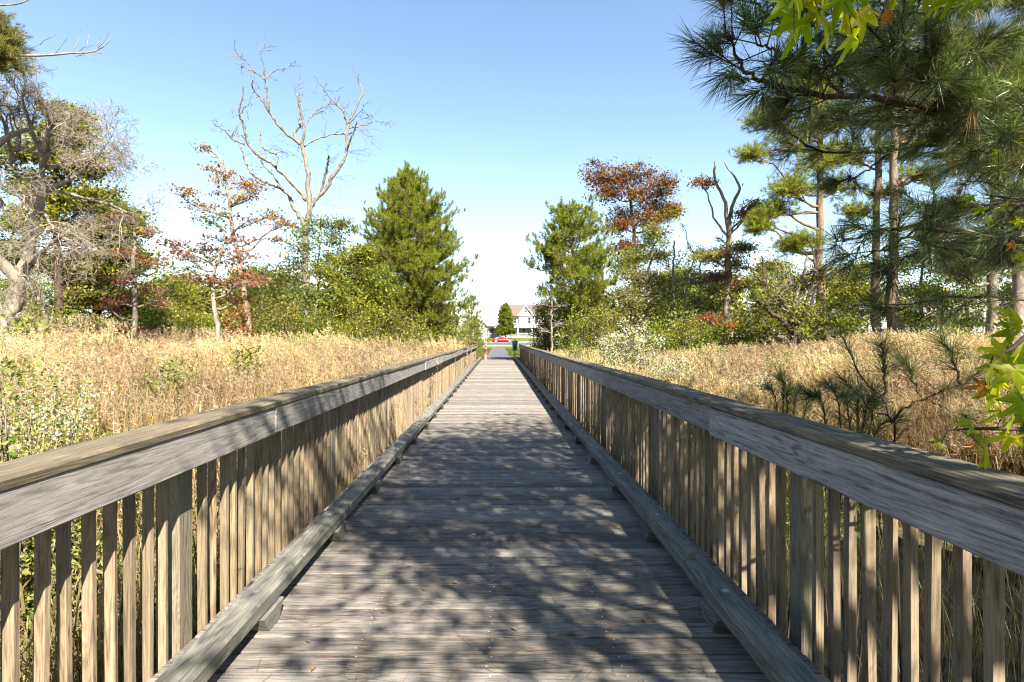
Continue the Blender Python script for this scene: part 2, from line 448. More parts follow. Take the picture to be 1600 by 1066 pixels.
B_PINE = barkmat("pine_bark", (0.075, 0.05, 0.037), (0.27, 0.19, 0.13), 1.2)
B_DARK = barkmat("dark_twig_bark", (0.045, 0.032, 0.024), (0.14, 0.10, 0.075), 2.0, k=0.5)
B_GREY = barkmat("grey_brown_bark", (0.10, 0.08, 0.06), (0.30, 0.25, 0.19))
M_ASPH = plain("path_asphalt", (0.14, 0.14, 0.15), 0.9, 0, 0.2, 40)
M_ROAD = plain("road_asphalt", (0.15, 0.155, 0.17), 0.9, 0, 0.15, 20)

# ------------------------------------------------------------------ terrain
RNG = np.random.default_rng(11)
KY = np.array([-400, -6.0, -4.4, 34.5, 37.6, 80, 92, 108, 112, 125, 140, 200, 900])
KZ = np.array([-0.12, -0.12, -1.3, -1.3, -0.06, -0.09, 0.17, 0.62, 0.70, 1.35, 1.9, 2.2, 2.2])


def zground(x, y):
    """Ground height: marsh beside the bridge, a bank at each end, lawn and street beyond."""
    x = np.asarray(x, float); y = np.asarray(y, float)
    z = np.interp(y, KY, KZ)
    far = np.interp(np.abs(x), [5, 11], [0, 1])                      # away from the path the marsh runs further back
    zf = np.interp(y, [-400, -6, -4.4, 50, 85, 92, 108, 112, 125, 140, 200, 900], [-0.12, -0.12, -1.3, -1.3, -0.3, 0.17, 0.62, 0.70, 1.35, 1.9, 2.2, 2.2])
    z = z * (1 - far) + zf * far
    xs, ys = x + .45 * np.sin(y * 1.7) + .25 * np.sin(y * 3.9 + 1), y + .4 * np.sin(x * 1.9 + .6)
    pond = np.exp(-(((xs - 4.6) / 3.3) ** 2 + ((ys - 3.6) / 3.4) ** 2) ** 2)
    return z - 0.65 * pond


def grid_sheet(name, xs, ys, mat, dz=0.0, zf=zground, kind="structure"):
    X, Y = np.meshgrid(xs, ys); Z = zf(X, Y) + dz
    g = G(); nx, ny = len(xs), len(ys)
    i = (np.arange(ny - 1)[:, None] * nx + np.arange(nx - 1)[None]).ravel()
    g.add(np.stack([X.ravel(), Y.ravel(), Z.ravel()], 1), np.stack([i, i + 1, i + nx + 1, i + nx], 1))
    o = g.build(name, mat, smooth=True); o["kind"] = kind
    return o


def ground_mat():
    m = NT("marsh_and_lawn_ground"); ge = m.n("ShaderNodeNewGeometry"); s = m.n("ShaderNodeSeparateXYZ", i={0: ge.outputs["Position"]})
    n1 = m.noise(ge.outputs["Position"], 3.0, 6, 0.7); n2 = m.noise(ge.outputs["Position"], 0.35, 4, 0.6)
    mud = m.ramp(n1, [(0.3, (0.02, 0.017, 0.011)), (0.55, (0.06, 0.05, 0.026)), (0.75, (0.12, 0.10, 0.045))])
    lawn = m.ramp(m.math('MULTIPLY_ADD', n1, 0.5, m.math('MULTIPLY', n2, 0.5)), [(0.35, (0.055, 0.07, 0.014)), (0.65, (0.11, 0.11, 0.03))])
    f = m.math('MULTIPLY', m.math('ADD', s.outputs[2], 0.75), 3.0, clamp=True)
    m.link(m.mix(f, mud, lawn), m.b.inputs["Base Color"]); m.b.inputs["Roughness"].default_value = 1.0
    m.b.inputs["Specular IOR Level"].default_value = 0.1
    bp = m.n("ShaderNodeBump", i={"Strength": 0.6, "Distance": 0.05, "Height": n1}); m.link(bp.outputs[0], m.b.inputs["Normal"])
    return m.mat


gx = np.unique(np.concatenate([np.linspace(-900, -60, 15), np.linspace(-60, -14, 24), np.linspace(-14, 14, 141), np.linspace(14, 60, 24), np.linspace(60, 900, 15)]))
gy = np.unique(np.concatenate([np.linspace(-400, -20, 8), np.linspace(-20, 20, 81), np.linspace(20, 60, 41), np.linspace(60, 160, 60), np.linspace(160, 1500, 20), KY[1:-1]]))
grid_sheet("ground", gx, gy, ground_mat())


def water_mat():
    m = NT("creek_water"); ge = m.n("ShaderNodeNewGeometry")
    n1 = m.noise(ge.outputs["Position"], 5.0, 3, 0.5)
    m.b.inputs["Base Color"].default_value = (0.004, 0.005, 0.005, 1); m.b.inputs["Roughness"].default_value = 0.06
    m.b.inputs["IOR"].default_value = 1.33
    bp = m.n("ShaderNodeBump", i={"Strength": 0.12, "Distance": 0.02, "Height": n1}); m.link(bp.outputs[0], m.b.inputs["Normal"])
    return m.mat


grid_sheet("water", np.linspace(0.5, 10, 12), np.linspace(-0.5, 9.5, 12), water_mat(), zf=lambda x, y: np.full_like(x, -1.42))
grid_sheet("path", np.linspace(-0.98, 0.92, 5), np.unique(np.concatenate([np.linspace(37.75, 84, 24), [80]])), M_ASPH, 0.03)
grid_sheet("road", np.linspace(-300, 300, 61), np.array([92, 95, 99, 103, 108]), M_ROAD, 0.03)
grid_sheet("pavement", np.linspace(-300, 300, 61), np.array([112.6, 114.2]), plain("concrete", (0.5, 0.48, 0.45), 0.9), 0.03)
kg = G()
for yk in (91.7, 108.3):
    for i in range(30):
        x0 = -90 + i * 6
        z = float(zground(x0, yk)); bx(kg, x0, x0 + 5.98, yk - .12, yk + .12, z - .1, z + .15, along=0, b=.02)
tag(kg.build("kerb_stone", plain("kerb_concrete", (0.45, 0.44, 0.41), 0.9)), kind="structure")

# ------------------------------------------------------------------ footbridge
BC = -0.04                     # centre line
Y0, Y1 = -4.4, 37.7
bridge = thing("footbridge", "long straight weathered wooden footbridge with picket railings across the marsh", "footbridge", (BC, 16.6, -0.05))
g = G(); y = Y0; i = 0
while y < Y1:
    w = 0.139; r = RNG.random()
    box(g, (BC, y + w / 2, -0.019 + RNG.normal(0, 0.0012)), (1.50 + RNG.uniform(-.004, .004), w / 2 - 0.0052, 0.019), rnd=r, along=0, b=0.008,
        rot=(RNG.normal(0, 0.020), RNG.normal(0, 0.0006), RNG.normal(0, 0.0012)))
    y += w + 0.0025; i += 1
# deck screws: three double rows, set into the deck boards
th = np.arange(6) * math.pi / 3
yy = Y0; sx = []
while yy < Y1:
    for xc in (-0.64, 0.0, 0.60):
        for dy in (0.035, 0.105):
            sx.append((BC + xc + RNG.normal(0, .004) + (0.006 if dy > .05 else -0.006), yy + dy + RNG.normal(0, .003)))
    yy += 0.1415
sx = np.array(sx); sx = sx[(sx[:, 1] > 1.5)]
ring = np.stack([np.cos(th), np.sin(th), np.zeros(6)], 1)
V = np.concatenate([np.concatenate([[[a, b, 0.0046]] + ring * 0.0050]) for a, b in sx]).reshape(-1, 3)
g.add(V, (np.arange(len(sx)) * 6)[:, None] + np.arange(6)[None], None, 1)
deck = g.build("deck", [M_DECK, M_STEEL], bridge)
g = G()
for xb in (-1.3, -0.65, 0, 0.65, 1.3):
    yb = Y0
    while yb < Y1 - .1:
        bx(g, BC + xb - .045, BC + xb + .045, yb, min(yb + 4.86, Y1), -0.33, -0.042, rnd=RNG.random()); yb += 4.88
g.build("joists", M_POST, bridge)
for k in range(9):
    g = G(); yb = -2.1 + 4.88 * k
    bx(g, BC - 1.5, BC + 1.5, yb - .07, yb + .07, -0.62, -0.334, rnd=RNG.random(), along=0)
    g.build("cross_beam", M_POST, bridge)
for k in range(9):
    for s in (-1, 1):
        g = G(); yb = -2.1 + 4.88 * k
        tube(g, [(BC + s * 1.2, yb, -2.4), (BC + s * 1.2, yb, -0.63)], 0.13, 10, RNG.random()); g.build("pile", M_POST, bridge)

POSTY = [2.72 + 2.44 * k for k in range(-2, 15)]
BLKY = [2.78 + 1.21 * k for k in range(-4, 29)]
for s in (-1, 1):
    XI = 1.463                      # inner face of the top board
    def X(a): return BC + s * a
    # long boards: outer rim board + hidden nailing rail are the railing's own mesh
    g = G(); yb = Y0
    while yb < Y1 - .1:
        ye = min(yb + 4.88, Y1)
        bx(g, X(1.512), X(1.548), yb, ye - .004, -0.36, -0.06, rnd=RNG.random())
        bx(g, X(1.518), X(1.556), yb, ye - .004, 0.90, 1.035, rnd=RNG.random())
        yb = ye
    rail = g.build("railing", M_RAIL, bridge)
    # top board (fascia) and cap, each laid in lengths that never quite line up
    for nm, lo, hi, za, zb, mt, st in (("top_board", XI, XI + .038, 0.856, 1.040, M_RAIL, 3.66), ("cap_rail", XI - .012, XI + .175, 1.042, 1.084, M_CAP, 3.66)):
        g = G(); yb = Y0 + (0.9 if nm == "cap_rail" else 0)
        yb -= 3.0
        while yb < Y1 - .1:
            ye = min(yb + st, Y1); y0 = max(yb, Y0)
            if ye - y0 > .2:
                nseg = 1
                box(g, (X((lo + hi) / 2 + RNG.normal(0, .0045)), (y0 + ye) / 2, (za + zb) / 2 + RNG.normal(0, .004)), ((hi - lo) / 2, (ye - y0) / 2 - .003, (zb - za) / 2),
                    rnd=RNG.random(), b=.007, rot=(RNG.normal(0, .0018), RNG.normal(0, .025) if nm == "cap_rail" else RNG.normal(0, .01), RNG.normal(0, .0009)))
            yb += st
        g.build(nm, mt, rail)
    for yp in POSTY:
        if yp > Y1: continue
        g = G(); bx(g, X(1.560), X(1.655), yp - .062, yp + .062, -1.4, 1.036, rnd=RNG.random(), along=2, b=.008); g.build("post", M_POST, rail)
    # balusters: the ones that show largest are sub-parts, the rest one mesh
    yb = Y0 + .07; rest = G(); nb = 0
    while yb < Y1:
        near = min(abs(yb - q) for q in POSTY)
        if near > .082:
            one = 1.45 < yb and nb < 48
            gg = G() if one else rest
            box(gg, (X(1.578 + RNG.normal(0, .003)), yb + RNG.normal(0, .006), 0.37), (.0225, .0140, 0.66), rnd=RNG.random(), along=2, b=.004,
                rot=(RNG.normal(0, .007), RNG.normal(0, .004), RNG.normal(0, .13)))
            if one:
                gg.build("baluster", M_BAL, rail); nb += 1
        yb += .1128
    tag(rest.build("baluster", M_BAL, rail), kind="stuff")
    # low kerb timber on blocks, with bolt heads
    xk = 1.155
    g = G(); yb = Y0 - (1.0 if s < 0 else 2.1)
    while yb < Y1 - .1:
        ye = min(yb + 4.84, Y1); y0 = max(yb, Y0)
        if ye - y0 > .1:
            box(g, (X(xk + .075 + RNG.normal(0, .004)), (y0 + ye) / 2, 0.134), (.074, (ye - y0) / 2 - .004, .044), rnd=RNG.random(), b=.012, rot=(RNG.normal(0, .0008), RNG.normal(0, .02), RNG.normal(0, .0008)))
        yb = ye
    kerb = g.build("kerb_timber", M_KERB, bridge)
    for yk in BLKY:
        if yk > Y1 - .2 or yk < Y0: continue
        g = G(); xa, xb2 = X(xk - .022), X(xk + .140)
        V = np.array([(x_, yk + dy, z_) for x_ in (xa, xb2) for dy, z_ in ((-.125, .089), (.125, .089), (.062, .003), (-.062, .003))])
        g.add(V, [[0, 1, 2, 3], [7, 6, 5, 4], [0, 4, 5, 1], [1, 5, 6, 2], [2, 6, 7, 3], [3, 7, 4, 0]], np.stack([V[:, 1], V[:, 2] + .5 * V[:, 0], np.full(8, RNG.random())], 1)); g.build("block", M_KERB, kerb)
        if yk > 1.8 and yk < 20:
            g = G(); th = np.arange(10) * .62832
            for r_, z_ in ((.024, .181), (.021, .1865)):
                pass
            rr = [(.019, .176), (.019, .1805), (.013, .1835)]
            V = np.concatenate([np.stack([X(xk + .075) + r_ * np.cos(th), yk + r_ * np.sin(th), np.full(10, z_)], 1) for r_, z_ in rr])
            j = np.arange(10); Q = np.concatenate([np.stack([k * 10 + j, k * 10 + (j + 1) % 10, k * 10 + 10 + (j + 1) % 10, k * 10 + 10 + j], 1) for k in (0, 1)])
            g.add(V, Q); g.f.append(np.arange(20, 30)[None] + g.n - 30); g.m.append(np.zeros(1, int)); g.build("bolt", M_BOLT, kerb)

# ------------------------------------------------------------------ houses, car, street things beyond the bridge
M_WALL = plain("white_siding", (0.78, 0.78, 0.76), 0.6, 0, .04)
M_GABLE = plain("grey_shingle_siding", (0.42, 0.44, 0.47), 0.8, 0, .1, 8)
M_ROOF = plain("brown_shingle_roof", (0.22, 0.165, 0.13), 0.9, 0, .2, 6)
M_GROOF = plain("grey_shingle_roof", (0.30, 0.31, 0.33), 0.9, 0, .2, 6)
M_TRIM = plain("white_trim", (0.82, 0.82, 0.82), 0.5, 0, .02)
M_GLASS = plain("dark_window_glass", (0.05, 0.06, 0.08), 0.08, 0, .1)
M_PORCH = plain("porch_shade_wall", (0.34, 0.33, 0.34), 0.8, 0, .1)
M_SHUT = plain("blue_grey_shutter", (0.34, 0.37, 0.46), 0.6, 0, .05)


def gable_roof(g, x0, x1, y0, y1, ze, zr, axis, t=.18, over=.4, m=0):
    """Two sloping slabs; the ridge runs along axis 0 (x) or 1 (y)."""
    if axis == 0:
        ym = (y0 + y1) / 2
        for s, ya in ((-1, y0 - over), (1, y1 + over)):
            zz = ze - (zr - ze) * over / (ym - y0)
            a = np.array([[x0 - over, ya, zz], [x1 + over, ya, zz], [x1 + over, ym, zr], [x0 - over, ym, zr]])
            V = np.concatenate([a, a + [0, 0, t]])
            g.add(V, [[0, 1, 2, 3], [4, 5, 6, 7], [0, 1, 5, 4], [1, 2, 6, 5], [2, 3, 7, 6], [3, 0, 4, 7]], None, m)
    else:
        xm = (x0 + x1) / 2
        for s, xa in ((-1, x0 - over), (1, x1 + over)):
            zz = ze - (zr - ze) * over / (xm - x0)
            a = np.array([[xa, y0 - over, zz], [xa, y1 + over, zz], [xm, y1 + over, zr], [xm, y0 - over, zr]])
            V = np.concatenate([a, a + [0, 0, t]])
            g.add(V, [[0, 1, 2, 3], [4, 5, 6, 7], [0, 1, 5, 4], [1, 2, 6, 5], [2, 3, 7, 6], [3, 0, 4, 7]], None, m)


def prism_wall(g, x0, x1, y0, y1, z0, ze, zr, axis, m=0):
    """House body with pointed end walls."""
    if axis == 0:
        ym = (y0 + y1) / 2
        pr = [(y0, z0), (y1, z0), (y1, ze), (ym, zr), (y0, ze)]
        V = [(x, a, b) for x in (x0, x1) for a, b in pr]
    else:
        xm = (x0 + x1) / 2
        pr = [(x0, z0), (x1, z0), (x1, ze), (xm, zr), (x0, ze)]
        V = [(a, y, b) for y in (y0, y1) for a, b in pr]
    n = g.n
    g.add(V, [[k, (k + 1) % 5, 5 + (k + 1) % 5, 5 + k] for k in range(5)], None, m)
    g.f.append(np.array([[0, 1, 2, 3, 4], [9, 8, 7, 6, 5]]) + n); g.m.append(np.full(2, m))


def window(root, x, y, z, w, h):
    """A window on a wall that faces the bridge (-y): frame, with the pane as its sub-part."""
    g = G()
    for a in (-1, 1):
        bx(g, x + a * w / 2 - .06, x + a * w / 2 + .06, y - .07, y + .02, z - h / 2, z + h / 2)
        bx(g, x - w / 2 - .06, x + w / 2 + .06, y - .075, y + .02, z + a * h / 2 - .06, z + a * h / 2 + .06)
    bx(g, x - w / 2, x + w / 2, y - .05, y + .02, z - .03, z + .03)
    f = g.build("window", M_TRIM, root)
    g = G(); bx(g, x - w / 2 + .05, x + w / 2 - .05, y - .03, y + .02, z - h / 2 + .05, z + h / 2 - .05); g.build("pane", M_GLASS, f)


zb = 1.75
h = thing("house", "two-storey white house with brown roof, grey front gable and columned porch across the street", "house", (7.0, 140, zb))
g = G(); prism_wall(g, 0.6, 14.5, 137, 147, zb - 1, 7.5, 10.3, 0); g.build("wall", M_WALL, h)
g = G(); gable_roof(g, 0.6, 14.5, 137, 147, 7.5, 10.3, 0); g.build("roof", M_ROOF, h)
g = G(); prism_wall(g, 5.0, 8.9, 136.3, 141, 7.55, 7.6, 9.75, 1); gb = g.build("gable", M_GABLE, h)
g = G(); gable_roof(g, 5.0, 8.9, 136.3, 142, 7.62, 9.9, 1, .2, .35); g.build("gable_roof", M_ROOF, gb)
g = G()
for s in (-1, 1):
    xm = 6.95; a = np.array([[xm + s * 2.35, 135.9, 7.25], [xm, 135.9, 10.02], [xm, 135.9, 9.70], [xm + s * 2.05, 135.9, 7.25]]); V = np.concatenate([a, a + [0, .06, 0]])
    g.add(V, [[0, 1, 2, 3], [4, 5, 6, 7], [0, 1, 5, 4], [1, 2, 6, 5], [2, 3, 7, 6], [3, 0, 4, 7]])
bx(g, 4.7, 9.2, 136.1, 136.28, 7.3, 7.55); g.build("gable_trim", M_TRIM, gb)
g = G(); bx(g, 5.2, 8.7, 136.35, 137.2, 4.9, 7.28); g.build("bay", M_WALL, h)
window(h, 6.95, 136.26, 8.6, .7, .8)
for xw in (3.3, 4.2, 7.9, 8.35 + 1.4, 12): window(h, xw, 136.97 if xw > 8.7 or xw < 5 else 136.32, 6.2, .8, 1.6)
g = G(); bx(g, 5.5, 6.2, 136.28, 136.345, 5.3, 7.1); g.build("shutter", M_SHUT, h)
g = G(); bx(g, 6.45, 7.1, 136.28, 136.345, 5.3, 7.1); g.build("shutter", M_SHUT, h)
g = G()
V = [(-3.2, 133.6, 4.35), (13.5, 133.6, 4.35), (13.5, 136.9, 5.35), (-1.4, 136.9, 5.35), (-3.2, 133.6, 4.15), (13.5, 133.6, 4.15), (13.5, 136.9, 4.15), (-3.2, 136.9, 4.15)]
g.add(V, [[0, 1, 2, 3], [0, 4, 5, 1], [1, 5, 6, 2], [4, 7, 6, 5], [3, 7, 4, 0], [2, 6, 7, 3]]); g.build("porch_roof", M_TRIM, h)
g = G(); bx(g, -2.9, 13.2, 136.7, 136.9, zb - .2, 4.14); g.build("porch_wall", M_PORCH, h)
g = G(); bx(g, -3.1, 13.4, 133.7, 136.7, zb - .6, zb + .2); g.build("porch_floor", M_TRIM, h)
for xc in (-2.5, 1.2, 4.9, 8.4, 11.8):
    g = G(); bx(g, xc - .16, xc + .16, 133.8, 134.1, zb + .2, 4.14); bx(g, xc - .22, xc + .22, 133.74, 134.16, zb + .2, zb + .5); bx(g, xc - .22, xc + .22, 133.74, 134.16, 3.95, 4.14)
    g.build("porch_column", M_TRIM, h)
g = G(); bx(g, -2.4, 11.8, 133.9, 134.0, zb + 1.02, zb + 1.12); bx(g, -2.4, 11.8, 133.9, 134.0, zb + .32, zb + .4)
xx = -2.2
while xx < 11.7: bx(g, xx, xx + .06, 133.92, 133.98, zb + .4, zb + 1.02); xx += .22
g.build("porch_railing", M_TRIM, h)
for xw in (-1.6, 0.1, 6.5, 9.8): window(h, xw, 136.66, zb + 1.6, 1.0, 1.5)

h = thing("house", "low white house with grey gabled roof left of the porch house", "house", (-5.5, 131, 1.5))
g = G(); prism_wall(g, -8.4, -3.3, 126, 135, 0.8, 4.9, 6.7, 1); g.build("wall", M_WALL, h)
g = G(); gable_roof(g, -8.4, -3.3, 126, 135, 4.9, 6.7, 1, .2, .3); g.build("roof", M_GROOF, h)
g = G(); prism_wall(g, -14, -4.6, 131, 141, 0.8, 4.6, 6.9, 0); g.build("wing_wall", M_WALL, h)
g = G(); gable_roof(g, -14, -1.2, 133, 143, 4.7, 7.2, 0); g.build("wing_roof", M_GROOF, h)
window(h, -5.0, 125.97, 3.0, .9, 1.4); window(h, -7.0, 125.97, 3.0, .9, 1.4)


def far_house(label, x0, x1, y0, dy, z0, ze, zr, axis, roofm, wallm=M_WALL, wins=3):
    h = thing("house", label, "house", ((x0 + x1) / 2, y0 + dy / 2, z0), "houses glimpsed behind the trees")
    g = G(); prism_wall(g, x0, x1, y0, y0 + dy, z0 - 1, ze, zr, axis); g.build("wall", wallm, h)
    g = G(); gable_roof(g, x0, x1, y0, y0 + dy, ze, zr, axis, .2, .4); g.build("roof", roofm, h)
    for k in range(wins):
        window(h, x0 + (x1 - x0) * (k + .5) / wins, y0 - .03, (z0 + ze) / 2 + .3, 1.0, 1.4)


M_TANROOF = plain("tan_shingle_roof", (0.42, 0.34, 0.29), 0.9, 0, .15, 6)
far_house("house with tan roof seen between the thin red trees and the far left trees", -60.5, -50.5, 83, 9, 0.0, 4.2, 6.6, 0, M_TANROOF)
far_house("white house low behind the pale twisted tree at the left edge", -60.0, -50.0, 62, 8, 0.0, 2.9, 4.6, 0, M_GROOF)
far_house("house with pale tan roof behind the right hand pine trunks", 50, 66, 62, 9, 0.0, 3.6, 6.6, 0, M_TANROOF)
far_house("small white house right of the tangled grey tree, beside the twin trunks", 44, 52, 66, 8, 0.0, 3.6, 6.2, 1, M_GROOF)

# the red car at the far kerb
M_RED_PAINT = plain("red_car_paint", (0.50, 0.008, 0.012), 0.35, 0, .03, 2, 0.15)
M_TYRE = plain("tyre_rubber", (0.02, 0.02, 0.02), 0.8)
M_RIM = plain("bright_wheel_rim", (0.75, 0.75, 0.77), 0.3, 0.5)
M_LAMP = plain("lamp_glass", (0.8, 0.8, 0.78), 0.15)
cx, cy, cz = 0.85, 105.9, float(zground(0.8, 105.9)) + .03
car = thing("parked_car", "low red two-door car parked side-on at the kerb before the porch house", "car", (cx, cy, cz))
prof = [(-2.22, .34, .62, .70), (-2.15, .25, .80, .80), (-1.85, .20, .88, .86), (-1.2, .18, .92, .89), (-.4, .18, .90, .90), (.4, .18, .88, .90), (.95, .18, .86, .90), (1.5, .19, .78, .88), (1.95, .21, .68, .82), (2.2, .28, .56, .72), (2.28, .36, .48, .60)]
g = G(); ns = 12; V = []
for x, zb_, zt_, hw in prof:
    for k in range(ns):
        t = 2 * math.pi * k / ns; c, s = math.cos(t), math.sin(t)
        V.append((cx + x, cy + hw * math.copysign(abs(c) ** .45, c), cz + (zb_ + zt_) / 2 + (zt_ - zb_) / 2 * math.copysign(abs(s) ** .5, s)))
Q = [[i * ns + k, i * ns + (k + 1) % ns, (i + 1) * ns + (k + 1) % ns, (i + 1) * ns + k] for i in range(len(prof) - 1) for k in range(ns)]
g.add(V, Q); n = g.n
g.f.append(np.array([list(range(ns))])); g.m.append(np.zeros(1, int)); g.f.append(np.array([list(range(n - ns, n))])); g.m.append(np.zeros(1, int))
g.build("body", M_RED_PAINT, car, smooth=True)
cab = [(-1.75, .86, .62), (-.95, 1.22, .56), (-.2, 1.28, .56), (.25, 1.22, .57), (1.05, .86, .66)]
g = G(); V = []
for x, zt_, hw in cab: V += [(cx + x, cy - hw - (.12 if zt_ > 1 else .1), cz + .85), (cx + x, cy - hw, cz + zt_), (cx + x, cy + hw, cz + zt_), (cx + x, cy + hw + .1, cz + .85)]
g.add(V, [[i * 4 + k, i * 4 + k + 1, i * 4 + 5 + k, i * 4 + 4 + k] for i in range(4) for k in range(3)])
cb = g.build("cabin", M_RED_PAINT, car)
for s in (-1, 1):
    g = G(); yq = [cy + s * (hw + .065) for hw in (.57, .56, .57, .60)]
    V = [(cx - 1.15, yq[0] + s * .045, cz + .9), (cx - .85, yq[0], cz + 1.15), (cx + .2, yq[2], cz + 1.15), (cx + .75, yq[3] + s * .045, cz + .9)]
    V = np.array(V); V = np.concatenate([V, V - [0, s * .03, 0]])
    g.add(V, [[0, 1, 2, 3], [7, 6, 5, 4], [0, 1, 5, 4], [1, 2, 6, 5], [2, 3, 7, 6], [3, 0, 4, 7]]); g.build("side_window", M_GLASS, cb)
    for xw in (-1.38, 1.40):
        yw = cy + s * .80; th = np.arange(18) * 2 * math.pi / 18
        g = G(); tube(g, [(cx + xw, yw - .11, cz + .32), (cx + xw, yw + .11, cz + .32)], .32, 18)
        g.f.append(np.arange(18)[None]); g.m.append(np.zeros(1, int)); g.f.append(np.arange(18, 36)[None]); g.m.append(np.zeros(1, int))
        w = g.build("wheel", M_TYRE, car)
        g = G(); V = [(cx + xw, yw + s * .135, cz + .32)] + [(cx + xw + r_ * math.cos(t), yw + s * (.118 if r_ > .1 else .13), cz + .32 + r_ * math.sin(t)) for r_ in (.24, .06) for t in th]
        g.add(V, [[1 + k, 1 + (k + 1) % 18, 19 + (k + 1) % 18, 19 + k] for k in range(18)]); g.f.append(np.array([[0, 19 + k, 19 + (k + 1) % 18] for k in range(18)])); g.m.append(np.zeros(18, int))
        g.build("rim", M_RIM, w)
    g = G(); bx(g, cx + 2.08, cx + 2.24, cy + s * .55 - .12, cy + s * .55 + .12, cz + .52, cz + .60, b=.03); g.build("headlight", M_LAMP, car)
    g = G(); bx(g, cx - 2.24, cx - 2.16, cy + s * .55 - .14, cy + s * .55 + .14, cz + .62, cz + .72, b=.03); g.build("tail_light", M_RED_PAINT, car)

# wooden bollard on the path, green bin on its post, white sign and mailbox by the street
M_BOLL = wood("pale_pink_post_wood", (0.28, 0.16, 0.12), (0.50, 0.34, 0.27), (0.68, 0.52, 0.44), (0.55, 0.38, 0.30), 0.4)
b = thing("bollard", "pale square wooden bollard standing at the end of the footbridge deck", "bollard", (-0.93, 38.6, -0.06))
g = G(); bx(g, -1.03, -.83, 38.5, 38.7, -.3, 1.14, along=2, b=.015); g.build("post", M_BOLL, b)
g = G(); box(g, (-.93, 38.6, 1.17), (.085, .085, .03), b=.025); g.build("cap", M_BOLL, b)
g = G(); tube(g, [(-.93, 38.497, .93), (-.93, 38.485, .93)], [.045, .045], 12); g.f.append(np.arange(12, 24)[None]); g.m.append(np.zeros(1, int)); g.build("reflector", plain("dark_reflector", (.03, .02, .02), .3), b)
g = G(); bx(g, -1.0, -.86, 38.488, 38.499, .35, .62, b=.004); g.build("plate", plain("red_plate", (.5, .12, .10), .5), b)
M_BIN = plain("green_plastic", (0.0, 0.21, 0.115), 0.4, 0, .1, k=0.7)
b = thing("litter_bin", "green bin on a post beside the far end of the right railing", "bin", (1.28, 41.5, -0.07))
g = G(); tube(g, [(1.28, 41.5, .55), (1.28, 41.5, .62), (1.28, 41.5, 1.22)], [.14, .19, .21], 16); g.f.append(np.arange(16)[None]); g.m.append(np.zeros(1, int)); g.build("bin", M_BIN, b)
g = G(); tube(g, [(1.28, 41.5, 1.20), (1.28, 41.5, 1.27), (1.28, 41.5, 1.33), (1.28, 41.5, 1.345)], [.235, .235, .16, .02], 16); g.build("lid", M_BIN, b)
g = G(); bx(g, 1.24, 1.32, 41.64, 41.72, -.3, 1.5, along=2, b=.01); g.build("post", M_BIN, b)
g = G(); bx(g, 1.18, 1.38, 41.262, 41.285, .78, .98, b=.004); g.build("plate", plain("black_plate", (.02, .02, .02), .4), b)
sg = thing("street_sign", "small white board on a post beside the street left of the red car", "sign", (-2.9, 110.5, 0.66))
g = G(); bx(g, -2.97, -2.83, 110.45, 110.55, .3, 2.3, along=2, b=.01); g.build("post", M_TRIM, sg)
g = G(); bx(g, -3.35, -2.45, 110.38, 110.44, 1.5, 2.2, b=.01); g.build("board", M_TRIM, sg)
mb = thing("mailbox", "white mailbox on a wooden post on the verge before the low white house", "mailbox", (-5.4, 110.5, 0.66))
g = G(); bx(g, -5.46, -5.34, 110.45, 110.55, .3, 1.75, along=2, b=.01); g.build("post", M_TRIM, mb)
g = G(); box(g, (-5.4, 110.4, 1.9), (.11, .28, .13), b=.05); g.build("box", M_TRIM, mb)

# lawn blades near the path's end
g = G(); n = 26000; r = RNG
px = r.uniform(-6, 6, n); py = 38 + 44 * r.random(n) ** 1.6
k = (px < -1.05) | (px > 1.0); px, py = px[k], py[k]
pz = zground(px, py); n = len(px)
a = r.uniform(0, 6.28, n); hh = r.uniform(.05, .13, n) * np.interp(py, [38, 80], [1, 1.3]); ww = np.interp(py, [38, 80], [.012, .03])
dx = np.cos(a) * ww; dy = np.sin(a) * ww
V = np.stack([np.stack([px - dx, py - dy, pz], 1), np.stack([px + dx, py + dy, pz], 1), np.stack([px + r.normal(0, .03, n), py + r.normal(0, .03, n), pz + hh], 1)], 1)
at = np.zeros((n, 3, 3)); at[:, :, 0] = r.random(n)[:, None]; at[:, :, 1] = r.random(n)[:, None]
g.add(V.reshape(-1, 3), (np.arange(n) * 3)[:, None] + np.arange(3), at.reshape(-1, 3))
tag(g.build("grass", M_GRASS), kind="stuff")

# ------------------------------------------------------------------ trees
def limb_path(rng, a, b, n=9, sag=0.12, wob=0.05):
    """A crooked limb from a to b that leaves outwards and bends up to its end."""
    a = np.asarray(a, float); b = np.asarray(b, float); L = np.linalg.norm(b - a)
    c1 = a + (b - a) * .35 + np.array([0, 0, -sag * L]) + rng.normal(0, wob * L, 3)
    c2 = a + (b - a) * .72 + np.array([0, 0, -sag * .5 * L]) + rng.normal(0, wob * L, 3)
    p = smooth_path([a, c1, c2, b], n)
    p[1:-1] += rng.normal(0, wob * .18 * L, (n - 2, 3))
    return p


